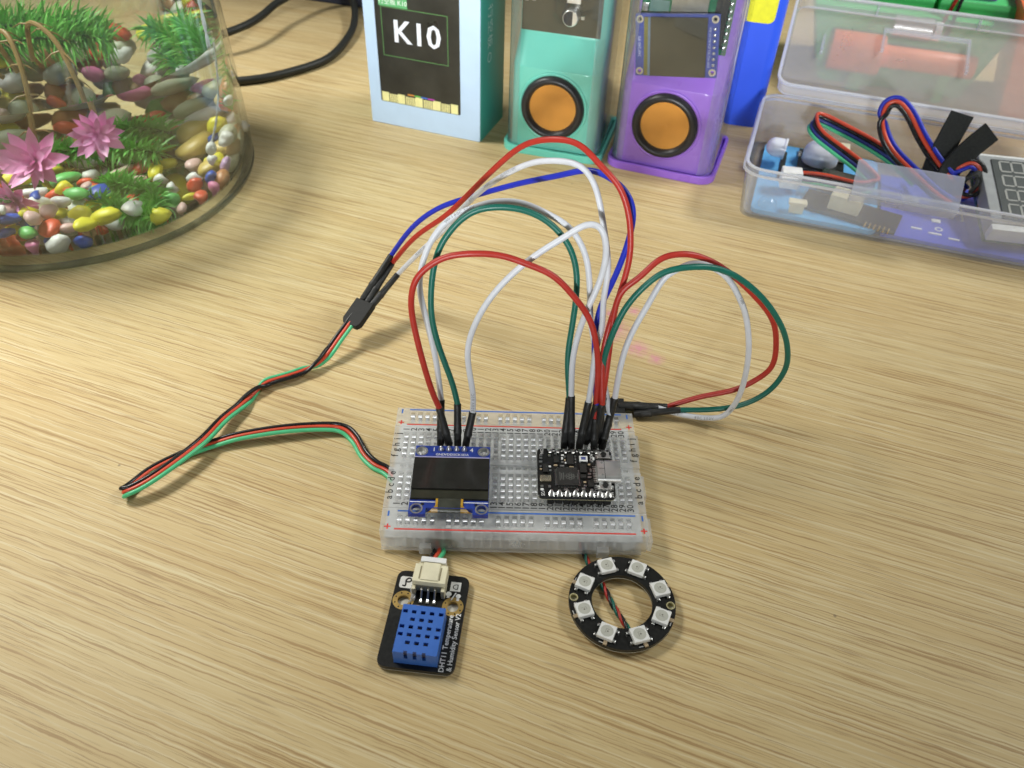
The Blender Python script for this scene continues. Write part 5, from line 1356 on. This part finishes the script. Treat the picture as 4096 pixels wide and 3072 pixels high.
def weed(label, stems, ln):
    t = thing('water_weed', label, 'water plant', BC, 0, 'green water weeds in the bowl')
    r0 = random.Random(len(label))
    gs, gl = MB(), MB()
    for st in stems:
        P = smooth_path(st, 11); gs.tube(P, .8, 6); needles(gl, P, ln, 1, r0)
    gs.build('stem', M['weed_stem'], t); gl.build('foliage', M['weed'], t, smooth=0)
weed('feathery green weed lying along the bowl floor, low in front', [[(20, -34, 14), (32, -40, 14), (44, -46, 12), (56, -50, 11)], [(16, -14, 14), (28, -20, 15), (42, -26, 13), (50, -38, 11)]], 9)
weed('feathery green weed covering the middle of the bowl floor', [[(-30, 24, 14), (-10, 20, 18), (10, 14, 19), (28, 10, 17)], [(-14, 40, 14), (4, 36, 20), (22, 30, 18)]], 10)
weed('feathery green weed against the right wall of the bowl', [[(66, 24, 28), (64, 30, 40), (56, 42, 48), (44, 54, 52), (28, 62, 54)], [(74, 12, 34), (70, 28, 46), (60, 44, 56), (48, 56, 60)], [(58, 38, 30), (48, 48, 38), (34, 58, 42)]], 11)
weed('feathery green weed floating near the water surface at the back of the bowl', [[(-60, 30, 58), (-40, 34, 62), (-18, 36, 62), (4, 34, 60), (20, 36, 56)], [(-50, 48, 54), (-28, 50, 60), (-6, 52, 60), (14, 50, 56)], [(-30, 20, 56), (-12, 24, 61), (8, 24, 60)]], 13)
# pink artificial flowers on bent stems
M['petal'] = mat('pink_petal', (0.84, 0.34, 0.60), .4, vary=.3, scale=45, sss=.15)
M['stem'] = mat('brown_stem', (0.26, 0.17, 0.06), .5)
def flower(t, c, ax, n, R0, seed):
    r0 = random.Random(seed); z = Vector(ax).normalized(); x = z.orthogonal().normalized(); y = z.cross(x); c = Vector(c)
    for lay, (q, up, m_) in enumerate(((1.0, -.05, n), (.92, .35, n), (.70, .7, n - 1), (.45, 1.1, n - 3))):
        for k in range(m_):
            a = 2 * math.pi * (k + .5 * lay + r0.uniform(-.15, .15)) / m_
            d = x * math.cos(a) + y * math.sin(a); sd = z.cross(d).normalized(); L = R0 * q * r0.uniform(.85, 1.1); W = L * r0.uniform(.15, .24)
            g = MB(); pts = []; cu_ = r0.uniform(-.05, .35)
            for s_, wd in ((0, .25), (.25, .8), (.5, 1.0), (.75, .7), (1.0, .05)):
                b = c + d * L * s_ * math.cos(up * .9) + z * (L * s_ * math.sin(up * .9) + L * cu_ * s_ * s_)
                pts += [b - sd * W * wd + z * .5 * wd, b - z * .25, b + sd * W * wd + z * .5 * wd]
            fs = []
            for i in range(4):
                for j in range(2): fs.append((3 * i + j, 3 * i + j + 1, 3 * i + j + 4, 3 * i + j + 3))
            g.add(pts, fs); g.build('petal', M['petal'], t, smooth=80)
def spray(label, stem, c, ax, R0, seed):
    t = thing('pink_flower', label, 'artificial flower', BC, 0, 'pink flowers in the bowl')
    g = MB(); P = relax(smooth_path(stem, 6), 2); g.tube(P, 1.1, 8)
    r0 = random.Random(seed)
    for i in range(6, len(P) - 3, 4):
        for s_ in (-1, 1):
            d = Vector((s_ * r0.uniform(.5, 1), r0.uniform(-.6, .3), r0.uniform(-.5, .1))); g.tube([P[i], P[i] + d * 5, P[i] + d * 10 + Vector((0, 0, -2))], [.45, .35, .1], 5)
    g.build('stem', M['stem'], t); flower(t, c, ax, 8, R0, seed)
spray('large pink artificial flower drooping at the front of the bowl', [(0, -18, 62), (-2, -22, 78), (6, -26, 82), (12, -34, 72), (14, -42, 56), (14, -46, 44)], (14, -50, 40), (-.1, -.75, .45), 14.5, 3)
spray('pink artificial star-shaped flower to the right of the large one', [(4, -10, 64), (10, -14, 82), (22, -20, 78), (30, -28, 64), (34, -34, 52)], (35, -38, 47), (.3, -.85, .35), 11.5, 5)
spray('smaller pink artificial flower hanging lowest near the pebbles', [(-6, -20, 60), (-14, -30, 74), (-10, -44, 60), (-2, -52, 40), (2, -54, 30)], (3, -56, 25), (-.2, -.9, .1), 11, 8)
# twisted white cord with a bead
t = thing('beaded_string', 'twisted clear-white string with a white bead hanging at the right of the bowl', 'string', BC)
path = relax(smooth_path([(78, 8, 88), (79, 4, 66), (80, -3, 52), (80, -8, 45), (78, -13, 37), (75.5, -17, 31)], 8), 2)
for ph in (0, 180):
    Q = []
    for i, p in enumerate(path): a = R(ph + i * 55); Q.append(p + Vector((math.cos(a), math.sin(a), 0)) * .45)
    g = MB(); g.tube(Q, .5, 6); g.build('strand', M['wire_white'], t)
g = MB(); g.lathe([(0, -3.2)] + [(3.2 * math.cos(R(a)), 3.2 * math.sin(R(a))) for a in range(-75, 76, 15)] + [(0, 3.2)], 20, Matrix.Translation((75, -18, 28.5))); g.build('bead', M['white_plastic'], t, smooth=60)
